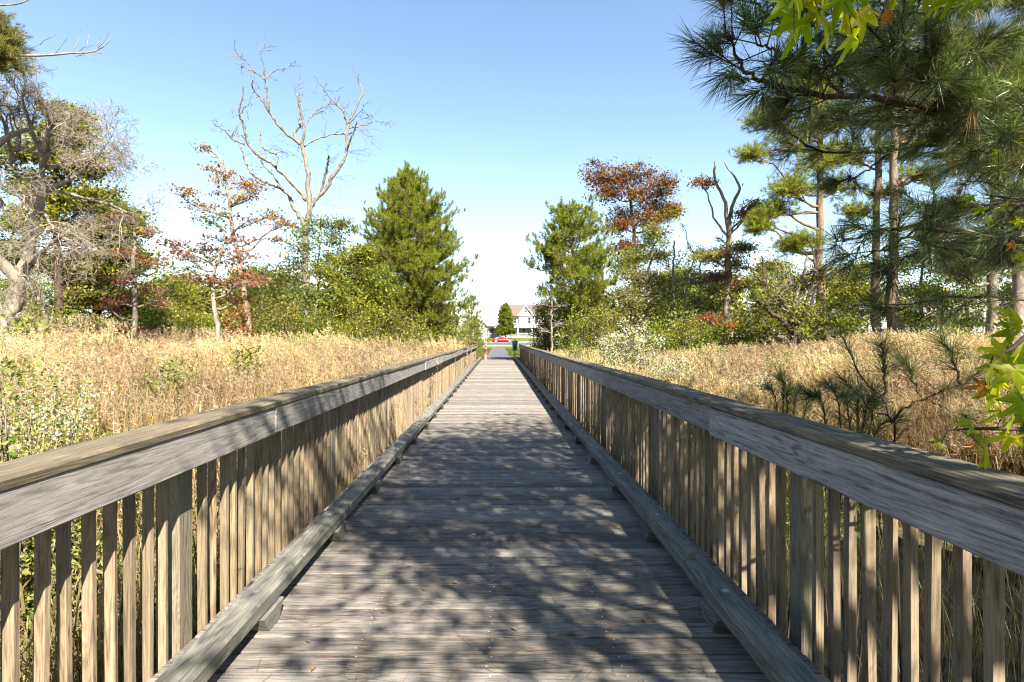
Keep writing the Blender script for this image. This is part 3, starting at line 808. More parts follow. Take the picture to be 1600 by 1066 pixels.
def clump_tree(name, label, cat, d, trunk, r0, r1, clumps, bark, leafm, size=.16, kind='leaf', per=16, nleaf=26, seed=1, group=None,
               spread=.30, lean=0.0, more=1.35, aspect=.6, needle=(24, .22, .012), flat=.65, twig=.014, extra=None, ground=None, depthk=1.0, crown="crown"):
    """A tree set out from the photograph: trunk = (u, v) points from the foot up, clumps = (u, v, ru, rv[, material]) of foliage.
    Every clump hangs on a limb from the trunk and is filled with twigs and loose leaves through its depth."""
    rng = np.random.default_rng(seed)
    per, nleaf = int(per * more), int(nleaf * more)
    px = d / F
    T = np.array([P(u, v, d) for u, v in trunk]); T[:, 1] += np.linspace(0, lean, len(T))
    T = smooth_path(T, max(10, 5 * len(T)))
    T[1:] += rng.normal(0, .02 * px * 40, T[1:].shape)
    zg = ground if ground is not None else float(zground(T[0, 0], T[0, 1]))
    if T[0, 2] > zg: T = np.vstack([[T[0] + [0, 0, zg - .1 - T[0, 2]]], T])
    root = thing(name, label, cat, (T[0, 0], T[0, 1], zg), group)
    gt, gc = G(), {}
    rad = np.linspace(r0, r1, len(T)); rad[0] *= 1.35
    tube(gt, T, rad, 9, rng.random(), lump=.06, rng=rng)
    for cl in clumps:
        u, v, ru, rv = cl[:4]; mt = cl[4] if len(cl) > 4 else leafm; np_ = int(per * (cl[5] if len(cl) > 5 else 1))
        rx, rz = ru * px, rv * px; ry = (.5 * rx + .5 * min(rx, rz) + .15) * depthk
        C = P(u, v, d); C[1] += rng.uniform(-.8, .8) * rx * .8 + lean * .5
        hd = np.hypot(T[:, 0] - C[0], T[:, 1] - C[1])
        i = int(np.argmin(np.abs(T[:, 2] - (C[2] - .45 * hd)) + .15 * hd))
        i = min(max(i, 1), len(T) - 1)
        lp = limb_path(rng, T[i], C, 9, .06, .06)
        tube(gt, lp, np.linspace(min(rad[i] * .6, .02 + .035 * np.linalg.norm(C - T[i])), .016 + .3 * twig, 9), 6, rng.random())
        w = rng.normal(size=(np_, 3)); w = unit(w) * (rng.random((np_, 1)) ** .45)
        Q = C + w * np.array([rx, ry, rz])
        s = rng.uniform(.25, 1, np_) ** .7 * 8; i0 = np.clip(s.astype(int), 0, 7); fr = (s - i0)[:, None]
        S0 = lp[i0] * (1 - fr) + lp[i0 + 1] * fr
        far = np.linalg.norm(Q - S0, axis=1) > 1.6 * max(rx, rz); S0[far] = C + (Q[far] - C) * .2
        Mid = S0 * .45 + Q * .55 + rng.normal(0, .08 * rx + .02, Q.shape)
        rr = rng.random(np_)
        sticks(gt, S0, Mid, twig * 1.5, twig, rr); sticks(gt, Mid, Q, twig, twig * .4, rr)
        if mt is None: continue
        g = gc.setdefault(mt.name, (G(), mt))[0]
        cv = rng.random(np_)
        if kind == 'leaf':
            for q in (Q, Mid):
                k = nleaf if q is Q else nleaf // 3
                pos = q[:, None] + rng.normal(0, 1, (np_, k, 3)) * np.array([spread, spread, spread * flat])
                leaves(g, pos.reshape(-1, 3), size, rng, np.repeat(cv, k), up=.7, aspect=aspect)
            k = 5
            e = Q[:, None] + rng.normal(0, spread * .8, (np_, k, 3)); sticks(gt, np.repeat(Q, k, 0), e.reshape(-1, 3), twig * .4, twig * .2, np.repeat(rr, k))
        else:
            nn, nl, nw = needle
            D = unit(Q - C) * .8 + np.array([0, 0, .55]) + rng.normal(0, .3, Q.shape)
            for k in range(5):
                Dk = unit(D + rng.normal(0, .55, Q.shape)); b0 = Q + rng.normal(0, spread, Q.shape) * [1, 1, flat]
                needles(g, b0, Dk, nl * 1.1, nn, nl, nw, rng, np.clip(cv + rng.normal(0, .15, np_), 0, 1))
                sticks(gt, Q, b0, twig * .6, twig * .4, rr)
    if extra is not None: extra(gt, T, rng)
    gt.build("trunk", bark, root, smooth=True)
    for g, mt in gc.values(): g.build(crown, mt, root)
    return root


def young_pine(name, label, d, u, vb, vt, prof, mat, seed, r0, shoots=9, nn=34, nl=.21, nw=.014, step=.27, per=8, lift=(.35, .75), group=None, lean=(0, 0), gap=0.0):
    """Dense young pine: whorls of limbs whose length follows prof [(v, half width in px)], every limb set with needle shoots."""
    rng = np.random.default_rng(seed); px = d / F
    B = P(u, vb, d); Tp = P(u + lean[0], vt, d); zg = float(zground(B[0], B[1])); B[2] = zg
    root = thing(name, label, "tree", B, group)
    gt, gc = G(), G()
    tk = smooth_path([B, B * .5 + Tp * .5 + rng.normal(0, .06, 3), Tp], 16); tube(gt, tk, np.linspace(r0, .02, 16), 9, 0.3)
    pv = np.array([p[0] for p in prof], float); pw = np.array([p[1] for p in prof], float); o = np.argsort(pv)
    z = B[2] + .9
    while z < Tp[2] - .1:
        v = VV - (z - EYE) / px; R = float(np.interp(v, pv[o], pw[o])) * px
        t = (z - B[2]) / (Tp[2] - B[2]); c = tk[min(15, int(t * 15.99))]
        a0 = rng.uniform(0, 6.28)
        for k in range(per):
            if rng.random() < gap: continue
            a = a0 + 6.283 * k / per + rng.normal(0, .25); L = R * rng.uniform(.6, 1.08); z_ = z + rng.normal(0, .10)
            if L < .15: continue
            el = rng.uniform(*lift) * (0.75 + .5 * t)
            h = np.array([math.cos(a), math.sin(a), 0]); e = c + h * L + np.array([0, 0, 1]) * L * math.tan(el) * .55
            p = smooth_path([[*c[:2], z_], np.array([*c[:2], z_]) + h * L * .5 + np.array([0, 0, .10 * L]), e + [0, 0, z_ - c[2]]], 6)
            tube(gt, p, np.linspace(.012 + .012 * L, .008, 6), 4, rng.random())
            n = max(3, int(1.9 * shoots * (L / 2.2) ** 1.05)) + 1
            s = (rng.uniform(.28, 1, n)) * 5; s[0] = 5; i0 = np.clip(s.astype(int), 0, 4); b = p[i0] + (p[i0 + 1] - p[i0]) * (s - i0)[:, None]
            side = rng.choice([-1, 1], n)[:, None] * np.array([-h[1], h[0], 0]); side[0] = 0
            D = unit(h * .6 + side * rng.uniform(.2, 1.3, (n, 1)) + np.array([0, 0, 1]) * rng.uniform(-.1, 1.0, (n, 1)))
            ln = rng.uniform(.12, .75, n) * min(1, .15 + L / 2.4); ln[0] = .2
            tip = b + D * ln[:, None]
            sticks(gt, b, tip, .008, .006, .5)
            cv = np.clip(rng.random() * .4 + rng.random(n) * .6, 0, 1)
            up = unit(D * .6 + np.array([0, 0, .8]) + rng.normal(0, .25, D.shape))
            needles(gc, tip - up * .10, up, .20, nn, nl, nw, rng, cv, a0=12, a1=95)
        z += step * rng.uniform(.8, 1.2)
    needles(gc, [Tp - [0, 0, .45], Tp - [0, 0, .2]], [[0, 0, 1], [0, 0, 1]], .4, nn * 2, nl, nw, rng, .4, a0=12, a1=60)
    gt.build("trunk", B_PINE, root, smooth=True); gc.build("crown", mat, root)
    return root


def shrub(name, label, d, u, v, ru, rv, mat, seed, n=90, nleaf=26, size=.12, bloom=None, spread=.2, cat="shrub", group=None, z0=None, dens=1.0, bark=B_GREY):
    """Bush from the ground up: many stems that fan out to leaf clumps through a rounded, uneven volume."""
    rng = np.random.default_rng(seed); px = d / F
    C = P(u, v, d); rx, rz = ru * px, rv * px * (1 if bloom else 1.5)
    zg = float(zground(C[0], C[1])) if z0 is None else z0
    root = thing(name, label, cat, (C[0], C[1], zg), group)
    gs, gl, gb = G(), G(), G()
    n = int(n * dens * (1 if bloom else 1.7))
    top = C[2] + rz
    lob = rng.normal(size=(9, 3)); lob = unit(lob); lw = rng.uniform(.75, 1.2, 9)
    w = unit(rng.normal(size=(n, 3))); w[:, 2] -= .25 * (rng.random(n) < .5); r = rng.random(n) ** .4
    f = lw[np.argmax(w @ lob.T, axis=1)]
    Q = np.array([C[0], C[1], (zg + top) / 2]) + w * (r * f)[:, None] * np.array([rx, min(rx, 2.2), (top - zg) / 2])
    Q[:, 2] = np.maximum(Q[:, 2], zg + .15)
    S = np.array([C[0], C[1], zg]) + rng.normal(0, .18 * rx, (n, 3)) * [1, 1, 0]
    Mid = S * .5 + Q * .5 + np.array([0, 0, .1]) + rng.normal(0, .08 * rx, (n, 3))
    rr = rng.random(n); sticks(gs, S, Mid, .014, .009, rr); sticks(gs, Mid, Q, .009, .004, rr)
    pos = Q[:, None] + rng.normal(0, spread, (n, nleaf, 3)) * [1, 1, .8]
    pos[..., 2] = np.maximum(pos[..., 2], zg + .03)
    leaves(gl, pos.reshape(-1, 3), size, rng, np.repeat(rng.random(n), nleaf), up=.6)
    gs.build("stems", bark, root); gl.build("foliage", mat, root)
    if bloom:
        k = Q[:, 2] > zg + .35 * (top - zg)
        q = Q[k] + (Q[k] - C) * .10; m = 36
        pos = q[:, None] + rng.normal(0, spread * .8, (len(q), m, 3)) * [1, 1, .6]
        leaves(gb, pos.reshape(-1, 3), size * .5, rng, rng.random(len(q) * m), up=.3, aspect=.9)
        gb.build("blossom", bloom, root)
    return root


# --- the bleached dead tree, traced limb by limb
def dead_tree():
    d = 33.0; px = d / F; rng = np.random.default_rng(5)
    cv = lambda pts: [(300 + x / 3.553, 80 + y / 3.553) for x, y in pts]
    base = P(478, 529, d); zg = float(zground(base[0], base[1]))
    root = thing("dead_tree", "tall bleached leafless tree with forked branches rising beside the conical green pine", "tree", (base[0], d, zg))
    g = G()
    A = [(640, 1580), (634, 1300), (630, 1066), (641, 960), (655, 860), (641, 760), (648, 690), (630, 600), (610, 520)]
    Ls = [(A, 11.5, 5.5, 0, 0),
          ([(610, 525), (622, 440), (612, 370), (600, 300), (585, 225)], 5, 2.2, 0, -6),
          ([(610, 525), (570, 480), (560, 440), (580, 400), (570, 350), (568, 270), (563, 195)], 4.6, 2, 0, 22),
          ([(600, 518), (540, 470), (490, 420), (455, 360), (415, 295), (393, 265), (397, 225)], 5, 2, 0, -28),
          ([(457, 362), (457, 270), (452, 210), (447, 130), (428, 30)], 3.4, 1, -15, -30),
          ([(452, 210), (400, 180), (320, 155)], 2, .8, -22, -36), ([(405, 185), (380, 140), (340, 105), (305, 65)], 1.8, .6, -26, -34),
          ([(452, 205), (500, 150), (545, 125), (580, 85)], 2.2, .8, -22, -10),
          ([(625, 530), (640, 490), (680, 455), (740, 420), (800, 402), (835, 385)], 3.4, 1.8, 0, 40),
          ([(625, 430), (640, 370), (690, 325), (705, 318)], 2.6, .9, 0, 14), ([(640, 355), (665, 300), (740, 235), (760, 218)], 2.2, 1, 8, 34),
          ([(655, 865), (690, 810), (740, 750), (775, 680), (820, 610), (840, 530), (838, 450), (845, 390), (850, 350), (885, 270), (920, 190), (905, 140), (875, 75)], 8, 1.4, 0, 30),
          ([(848, 395), (890, 375), (950, 345), (990, 330), (1070, 332)], 2.6, .7, 18, 40), ([(850, 370), (900, 340), (950, 318)], 1.6, .6, 18, 2),
          ([(845, 390), (825, 320), (780, 265), (740, 230), (710, 180), (685, 150)], 2.8, .8, 18, -6), ([(832, 345), (815, 300), (810, 265)], 2.4, 1.2, 16, 22),
          ([(840, 530), (870, 490), (905, 440), (925, 405)], 3.4, 1.4, 12, -8), ([(712, 780), (740, 690), (765, 640), (780, 605)], 4.4, 3, 4, -14),
          ([(637, 830), (590, 770), (540, 710), (490, 665), (430, 620), (385, 590), (350, 545), (345, 500), (330, 430), (325, 400), (345, 340), (360, 270)], 6.5, 2, 0, -34),
          ([(488, 660), (485, 620), (470, 580), (400, 540), (360, 500), (345, 420)], 3.6, 1.6, -14, 16), ([(470, 582), (500, 562), (550, 570), (602, 602)], 1.8, .6, -6, 10),
          ([(352, 562), (300, 545), (270, 510), (240, 490)], 2.4, 1, -24, -50), ([(345, 405), (375, 385), (405, 375)], 1.5, .6, -32, -40),
          ([(628, 978), (590, 910), (545, 850), (520, 800), (480, 750), (400, 710), (330, 680), (265, 630), (225, 570), (200, 500), (165, 440), (125, 370)], 8, 1.8, 0, 46),
          ([(480, 750), (440, 690), (392, 620), (360, 570)], 3.6, 1.2, 14, -4), ([(165, 440), (150, 400), (140, 350)], 1.4, .5, 40, 52), ([(125, 370), (108, 372)], 1.6, .8, 46, 50)]
    tw0, tw1 = [], []
    for pts, r0, r1, d0, d1 in Ls:
        q = np.array([P(u, v, d) for u, v in cv(pts)]); q[:, 1] += np.linspace(d0, d1, len(q)) * px * 1.3
        q[:, [0, 2]] = q[:, [0, 2]]
        if pts is A: q[0, 2] = zg - .2
        n = 4 * len(q); s = smooth_path(q, n); s[1:-1] += rng.normal(0, .03, (n - 2, 3))
        tube(g, s, np.linspace(r0, r1, n) * px * .36 * (1.4 if pts is A else 1.35), 8, rng.random(), lump=.10, rng=rng)
        if pts is not A:
            for k in range(5):
                i = int(rng.uniform(.45, 1) * (n - 1)); D = unit(s[min(i + 1, n - 1)] - s[i - 1] + rng.normal(0, .5, 3) * np.linalg.norm(s[min(i + 1, n - 1)] - s[i - 1]) * 2)
                L = rng.uniform(.2, .7); a = s[i]
                for b in range(3):
                    D2 = unit(D + rng.normal(0, .4, 3)); e = a + D2 * L * .5; tw0.append(a); tw1.append(e)
                    for c in range(2): tw0.append(e); tw1.append(e + unit(D2 + rng.normal(0, .5, 3)) * L * .5)
                    a = e
    sticks(g, tw0, tw1, .013, .006, .5)
    # hair-fine hanging twigs on the right limb
    h0, h1 = [], []
    for x, y in [(850, 560)] * 10 + [(780, 690)] * 8 + [(700, 850)] * 5 + [(930, 430)] * 8 + [(430, 500)] * 5:
        a = P(*cv([(x, y)])[0], d) + rng.normal(0, .15, 3); D = unit([rng.uniform(.2, 1), rng.normal(0, .5), rng.uniform(-.6, .4)])
        for k in range(4):
            e = a + D * .38; h0.append(a); h1.append(e); h0.append(e); h1.append(e + unit(D + rng.normal(0, .6, 3)) * .35); a = e; D = unit(D + rng.normal(0, .25, 3) + [0, 0, -.08])
    sticks(g, h0, h1, .007, .004, .5)
    g.build("trunk", B_DEAD, root, smooth=True)


dead_tree()


# --- pale bare tree at the left edge: recursive limbs down to fine twigs
def bare_limbs(g, rng, starts, maxlev, twigs):
    st = [(np.asarray(p, float), unit(np.asarray(D, float)), L, r, 0, up) for p, D, L, r, up in starts]
    while st:
        p, D, L, r, lev, up = st.pop()
        n = 7 if lev < 2 else 4; pts = [p]; dd = D.copy()
        for k in range(n):
            dd = unit(dd + rng.normal(0, .17 + .03 * lev, 3) + np.array([0, 0, up * .10])); pts.append(pts[-1] + dd * L / n)
        pts = np.array(pts); r1 = max(r * .38, .004)
        if lev >= 3: sticks(g, pts[:-1], pts[1:], np.linspace(r, r1, n), np.linspace(r, r1, n) * .85, rng.random())
        else: tube(g, pts, np.linspace(r, r1, n + 1), 7 if lev < 2 else 5, rng.random(), lump=.06, rng=rng)
        if lev >= maxlev: continue
        for k in range([6, 6, 5, 4, 4][lev]):
            t = rng.uniform(.25, 1.0); i = min(int(t * n), n - 1); q = pts[i] + (pts[i + 1] - pts[i]) * (t * n - i)
            ax = unit(pts[i + 1] - pts[i]); A, B = perps(ax[None]); th = rng.uniform(0, 6.28); an = rng.uniform(.45, 1.05)
            nd = unit(ax * math.cos(an) + (A[0] * math.cos(th) + B[0] * math.sin(th)) * math.sin(an))
            st.append((q, nd, L * rng.uniform(.42, .68), max((r + (r1 - r) * t) * .55, .004), lev + 1, up * .8 + rng.normal(0, .15)))


def bare_tree():
    d = 15.0; rng = np.random.default_rng(21)
    f = P(14, 529, d); zg = float(zground(f[0], d))
    root = thing("bare_tree", "pale twisted leafless tree with drooping twigs at the left edge", "tree", (f[0], d, zg))
    g = G()
    T = np.array([P(u, v, d) for u, v in [(2, 600), (8, 520), (22, 470), (36, 420), (52, 370), (60, 320), (66, 270), (62, 225)]]); T[0, 2] = zg - .1
    T = smooth_path(T, 26); T[1:] += rng.normal(0, .03, (25, 3)); rad = np.interp(np.arange(26), [0, 4, 8, 11, 14, 18, 22, 25], [.31, .23, .19, .15, .115, .09, .065, .04])
    tube(g, T, rad, 11, .4, lump=.1, rng=rng)
    T2 = smooth_path(np.array([P(u, v, d) + [0, dy, 0] for u, v, dy in [(30, 440, 0), (6, 380, -.6), (-4, 300, -.8), (30, 230, -.5), (52, 200, 0)]]), 14)
    tube(g, T2, np.linspace(.16, .05, 14), 8, .6, lump=.08, rng=rng)
    s = []
    for u, v, u2, v2, dy, r, up in [(66, 262, 118, 235, -1, .085, .6), (60, 300, 150, 290, 1, .08, .2), (62, 225, 46, 165, .5, .07, .8), (63, 245, 108, 180, 0, .08, .7), (55, 340, 125, 345, -.8, .08, -.3),
                                   (36, 420, 100, 370, -.6, .08, -.2), (10, 330, -40, 240, 0, .08, .5), (60, 230, 78, 175, -1, .06, .8), (66, 262, 160, 225, .7, .07, .3), (62, 290, 170, 330, .9, .06, -.2), (58, 330, 160, 370, -.6, .05, -.6),
                                   (45, 400, 70, 470, -1, .04, -1.0), (20, 250, 50, 195, -1.2, .06, .6), (30, 235, 0, 175, .6, .06, .8)]:
        a = P(u, v, d); b = P(u2, v2, d); b[1] += dy
        s.append((a, b - a, np.linalg.norm(b - a) * 1.05, r, up))
    bare_limbs(g, rng, s, 4, None)
    # the long bare bough that crosses the sky
    q = smooth_path(np.array([P(u, v, d - 1) for u, v in [(-60, 78), (0, 83), (40, 87), (80, 86), (112, 83), (140, 82), (160, 74), (174, 60)]]), 20)
    tube(g, q, np.linspace(.05, .008, 20), 6, .2)
    for k, (u, v, u2, v2) in enumerate([(30, 84, 62, 70), (62, 70, 88, 55), (84, 86, 105, 60), (112, 83, 126, 45), (120, 83, 150, 70), (150, 78, 172, 48), (140, 82, 165, 85), (118, 88, 150, 96), (136, 76, 140, 52), (150, 72, 154, 56)]):
        a, b = P(u, v, d - 1), P(u2, v2, d - 1); m_ = (a + b) / 2 + rng.normal(0, .04, 3); sticks(g, [a, m_], [m_, b], [.012, .009], [.009, .005], .4)
    q = smooth_path(np.array([P(u, v, d - 1.5) for u, v in [(-40, 12), (0, 8), (30, 6), (55, -6)]]), 8); tube(g, q, np.linspace(.03, .01, 8), 5, .3)
    g.build("trunk", B_BARE, root, smooth=True)


bare_tree()

# --- left bank
clump_tree("evergreen_tree", "broad olive brown evergreen tree rising behind the pale bare tree at the left edge", "tree", 22, [(95, 535), (92, 430), (88, 330), (92, 240), (96, 180)], .20, .05,
           [(70, 205, 40, 26), (115, 215, 34, 26, M_YELLOWGREEN), (95, 178, 30, 16), (60, 250, 60, 26), (130, 262, 42, 24, M_YELLOWGREEN), (85, 300, 85, 26), (150, 312, 42, 22, M_YELLOWGREEN), (180, 335, 32, 14, M_YELLOWGREEN), (60, 350, 70, 26, M_YELLOWGREEN), (140, 360, 58, 24),
            (190, 352, 30, 16, M_YELLOWGREEN), (40, 290, 45, 30, M_YELLOWGREEN), (90, 405, 70, 24), (160, 412, 52, 22, M_YELLOWGREEN), (30, 400, 40, 26), (120, 455, 60, 20), (190, 400, 30, 22)], B_DARK, M_OLIVE, size=.15, per=20, nleaf=30, seed=31, spread=.27, flat=.4, more=1.75)
clump_tree("evergreen_tree", "dark evergreen tree partly hidden behind the olive one, left of the thin red tree", "tree", 27, [(150, 535), (152, 440), (150, 330)], .25, .05,
           [(140, 350, 46, 24), (175, 385, 36, 26), (120, 420, 46, 26), (185, 440, 44, 24), (150, 470, 52, 20), (90, 470, 44, 20), (205, 475, 36, 16)], B_DARK, M_DARK_PINE, size=.17, per=20, nleaf=28, seed=32, spread=.3, flat=.5)
clump_tree("pine_tree", "pine tree leaning into the frame at the top left corner with brown tipped needles", "tree", 12.5, [(-95, 560), (-95, 300), (-85, 90)], .28, .08,
           [(-5, 58, 24, 20), (8, 92, 22, 14), (-40, 30, 36, 24), (-30, 110, 34, 24), (-110, 60, 50, 40), (-10, 75, 20, 18)], B_PINE, M_OLIVE, kind='needle', per=34, seed=33, spread=.12, needle=(34, .13, .008), more=1.6)
clump_tree("young_tree", "slender tree with dull red leaves beside the olive evergreen, pale straight trunk", "tree", 20, [(209, 535), (212, 470), (209, 420), (211, 370), (208, 335)], .11, .03,
           [(198, 345, 18, 8, M_PURPLE), (222, 362, 26, 8, M_PURPLE), (190, 395, 26, 6, M_RED), (225, 408, 26, 7, M_RED), (200, 438, 30, 8, M_RED), (238, 452, 28, 10, M_PURPLE), (180, 470, 34, 10, M_RED), (245, 470, 22, 12, M_PURPLE),
            (205, 380, 26, 12, M_PALEGREEN, .6), (215, 425, 32, 14, M_PALEGREEN, .6), (150, 478, 34, 10, M_RED), (195, 515, 18, 5, M_RED)], B_PALE, M_RED, size=.12, per=12, nleaf=15, seed=34, more=.85, spread=.2, flat=.35, twig=.01)
clump_tree("young_tree", "small dull red and green tree on a thin white trunk in the left reeds", "tree", 17, [(345, 560), (338, 500), (333, 460), (330, 440), (345, 400), (352, 360)], .09, .03,
           [(300, 385, 40, 9, M_PURPLE), (345, 372, 40, 9, M_PURPLE), (285, 400, 30, 8, M_PURPLE, .7), (320, 405, 40, 14, M_PALEGREEN, .7), (370, 400, 34, 12, M_PURPLE), (385, 425, 30, 12, M_RED), (310, 435, 34, 10, M_PURPLE),
            (355, 440, 40, 12, M_RUST), (340, 350, 28, 14, M_PALEGREEN, .8), (395, 440, 26, 10, M_PURPLE), (300, 420, 44, 14, M_PALEGREEN, .5), (265, 380, 16, 6, M_PURPLE, .5), (370, 465, 30, 12, M_RUST)], B_PALE, M_PURPLE, size=.11, per=15, nleaf=18, seed=35, more=.85, spread=.17, flat=.35, twig=.009)
clump_tree("tall_tree", "tall thin tree with sparse orange brown leaf sprays standing left of the bleached dead tree", "tree", 26, [(392, 540), (384, 470), (372, 400), (362, 350), (356, 300), (344, 250), (320, 230)], .15, .03,
           [(330, 262, 14, 10, M_ORANGE, .7), (318, 234, 8, 6, M_PURPLE, .4), (350, 280, 18, 12, M_ORANGE), (285, 302, 18, 8, M_ORANGE), (310, 318, 26, 8, M_ORANGE), (385, 285, 20, 9, M_ORANGE), (405, 300, 24, 13, M_ORANGE), (380, 310, 22, 9, M_ORANGE),
            (420, 335, 24, 10, M_ORANGE), (440, 352, 16, 7, M_ORANGE), (400, 345, 26, 10, M_PURPLE, .7), (355, 335, 22, 12, M_PALEGREEN, .5), (430, 370, 18, 6, M_PURPLE, .5), (345, 300, 14, 14, M_PURPLE, .4)], B_GREY, M_ORANGE, size=.15, per=11, nleaf=18, seed=36, more=.85, spread=.24, flat=.3, twig=.013)
clump_tree("young_tree", "thin green leaved sapling close by the foot of the dead tree trunk", "tree", 29, [(492, 540), (494, 460), (498, 400), (502, 350)], .10, .02,
           [(500, 350, 26, 14), (520, 370, 26, 16), (480, 385, 28, 16), (525, 400, 22, 14), (455, 410, 34, 18), (440, 440, 30, 16), (500, 420, 36, 18), (535, 350, 12, 8), (470, 360, 16, 10, M_PALEGREEN, .6)], B_GREY, M_PALEGREEN, size=.15, per=13, nleaf=17, seed=37, spread=.28, flat=.5)
clump_tree("holly_tree", "dense green holly tree crowding the left side of the conical pine", "tree", 26.5, [(560, 545), (558, 480), (550, 420), (545, 400)], .13, .03,
           [(545, 410, 36, 14, M_YELLOWGREEN), (575, 425, 34, 18), (520, 430, 34, 16, M_YELLOWGREEN), (560, 450, 42, 18), (510, 465, 38, 18), (480, 460, 28, 16, M_PALEGREEN), (575, 480, 40, 18), (535, 490, 40, 18), (600, 450, 24, 22), (565, 395, 16, 10, M_YELLOWGREEN)], B_DARK, M_GREEN, size=.14, per=18, nleaf=28, seed=38, spread=.26, flat=.6)
for i, (u, v, d, ru, rv, mt, lab) in enumerate([
        (440, 492, 24, 40, 34, M_OLIVE, "grey green shrub left of the dead tree foot, behind the reeds"), (505, 505, 24, 44, 36, M_GREEN, "green shrub below the sapling by the dead tree foot"),
        (570, 505, 24, 44, 36, M_YELLOWGREEN, "yellow green shrub below the holly tree"), (630, 520, 25, 40, 26, M_OLIVE, "olive shrub under the left side of the conical pine"),
        (690, 518, 30, 34, 22, M_GREEN, "green shrub under the right side of the conical pine"), (715, 525, 34, 22, 16, M_WEED, "tan tangled shrub beside the far end of the left railing"),
        (372, 515, 22, 26, 22, M_RUST, "low rust red shrub between the two white trunked saplings"), (300, 495, 26, 44, 26, M_YELLOWGREEN, "bright green shrub right of the slender red tree"),
        (240, 498, 26, 34, 26, M_GREEN, "dark green shrub at the foot of the slender red tree"), (130, 495, 22, 52, 26, M_GREEN, "wide green shrub under the olive evergreen"), (60, 505, 21, 40, 22, M_OLIVE, "low olive shrub under the pale bare tree"),
        (400, 490, 30, 34, 30, M_GREEN, "green shrub behind the white trunked saplings, left of the grey green one"), (18, 545, 12, 26, 30, M_GREEN, "dark leafy shrub at the left edge behind the flowering bush")]):
    shrub("shrub", lab, d, u, v, ru, rv, mt, 60 + i, n=110, nleaf=40, size=.115, spread=.22, group="shrubs along the left bank" if i < 12 else None)
young_pine("pine_tree", "large dense conical green pine left of the far end of the bridge", 31, 645, 540, 262, [(262, 2), (285, 15), (310, 33), (345, 56), (380, 75), (420, 88), (460, 94), (500, 92), (530, 72)], M_GREEN_PINE, 41, .19, shoots=12, nn=58, nl=.21, nw=.019, lean=(-8, 0))
young_pine("pine_tree", "small slim pine standing behind the right flank of the big conical pine", 42, 736, 540, 462, [(462, 3), (480, 9), (500, 14), (525, 14)], M_GREEN_PINE, 42, .07, shoots=8, nn=30, nl=.22, nw=.02, step=.3, per=6)
young_pine("pine_tree", "low bushy pine sapling below the slim pine by the left railing end", 38, 742, 545, 500, [(500, 4), (512, 12), (530, 18)], M_GREEN_PINE, 43, .05, shoots=8, nn=26, nl=.22, nw=.016, step=.28, per=6)

for i, (u, v, d, pts, cl, mt, lab) in enumerate([
        (262, 540, 34, [(262, 540), (262, 480), (261, 440)], [(262, 440, 26, 14), (240, 462, 30, 16), (285, 462, 30, 16), (262, 486, 44, 16), (225, 500, 34, 14), (300, 502, 34, 14)], M_YELLOWGREEN, "yellow green tree filling the gap right of the slender red tree"),
        (412, 540, 36, [(412, 540), (412, 480), (411, 430)], [(412, 430, 28, 16), (392, 455, 30, 16), (436, 452, 30, 16), (412, 482, 44, 18), (380, 500, 34, 14)], M_GREEN, "green tree behind the white trunked saplings, left of the dead tree"),
        (60, 540, 32, [(60, 540), (60, 470), (61, 420)], [(60, 420, 40, 20), (30, 450, 44, 20), (95, 450, 44, 20), (60, 485, 70, 18)], M_GREEN, "green tree behind the trunk of the pale bare tree")]):
    clump_tree("bank_tree", lab, "tree", d, pts, .14, .04, cl, B_GREY, mt, size=.16, per=16, nleaf=24, seed=76 + i, spread=.32, more=1.6, group="trees along the left bank")

# --- right bank
young_pine("pine_tree", "open crowned green pine right of the bridge end, in front of the rust red tree", 33, 908, 540, 322, [(322, 10), (345, 34), (375, 52), (405, 64), (430, 70), (455, 72), (480, 66), (505, 30)], M_GREEN_PINE, 44, .17, shoots=14, nn=52, nl=.23, nw=.019, step=.34, per=7, lift=(.1, .9), gap=.15, lean=(-18, 0))
clump_tree("oak_tree", "tall tree with rust red crown rising behind the open crowned pine", "tree", 38, [(985, 545), (990, 480), (992, 420), (990, 360), (985, 320), (978, 280)], .24, .06,
           [(935, 268, 28, 18), (965, 275, 30, 20), (1000, 272, 34, 18), (1030, 290, 26, 20), (950, 300, 32, 16), (990, 305, 38, 18), (1030, 318, 34, 14), (1055, 325, 16, 8, M_ORANGE), (980, 335, 36, 14), (1010, 345, 30, 14), (975, 385, 24, 18), (965, 355, 18, 10),
            (1000, 400, 28, 16, M_OLIVE), (965, 415, 24, 16, M_YELLOWGREEN), (1005, 435, 30, 16, M_OLIVE), (985, 460, 34, 18, M_YELLOWGREEN), (1035, 300, 22, 12, M_YELLOWGREEN, .4), (1045, 335, 18, 10, M_YELLOWGREEN, .5), (925, 252, 12, 10, None), (1000, 255, 14, 10, None), (1020, 375, 26, 14, M_YELLOWGREEN, .6)], B_DARK, M_RUST, size=.16, per=19, nleaf=28, seed=45, spread=.30, flat=.6, twig=.02)
clump_tree("green_tree", "slim tree with yellow green leaves and pale branches right of the rust crowned tree", "tree", 32, [(1012, 545), (1008, 470), (1016, 410), (1030, 360)], .13, .03,
           [(1025, 365, 24, 16, M_YELLOWGREEN), (1000, 395, 30, 16, M_YELLOWGREEN), (1040, 400, 24, 18), (990, 430, 36, 18), (1030, 440, 34, 18), (970, 460, 34, 18), (1010, 475, 40, 20), (1055, 455, 24, 20, M_PALEGREEN), (985, 500, 42, 18), (1040, 505, 36, 18), (1000, 425, 40, 20, None), (1020, 460, 40, 20, None)], B_PALE, M_OLIVE, size=.13, per=13, nleaf=18, seed=46, more=1.8, spread=.25, flat=.55)
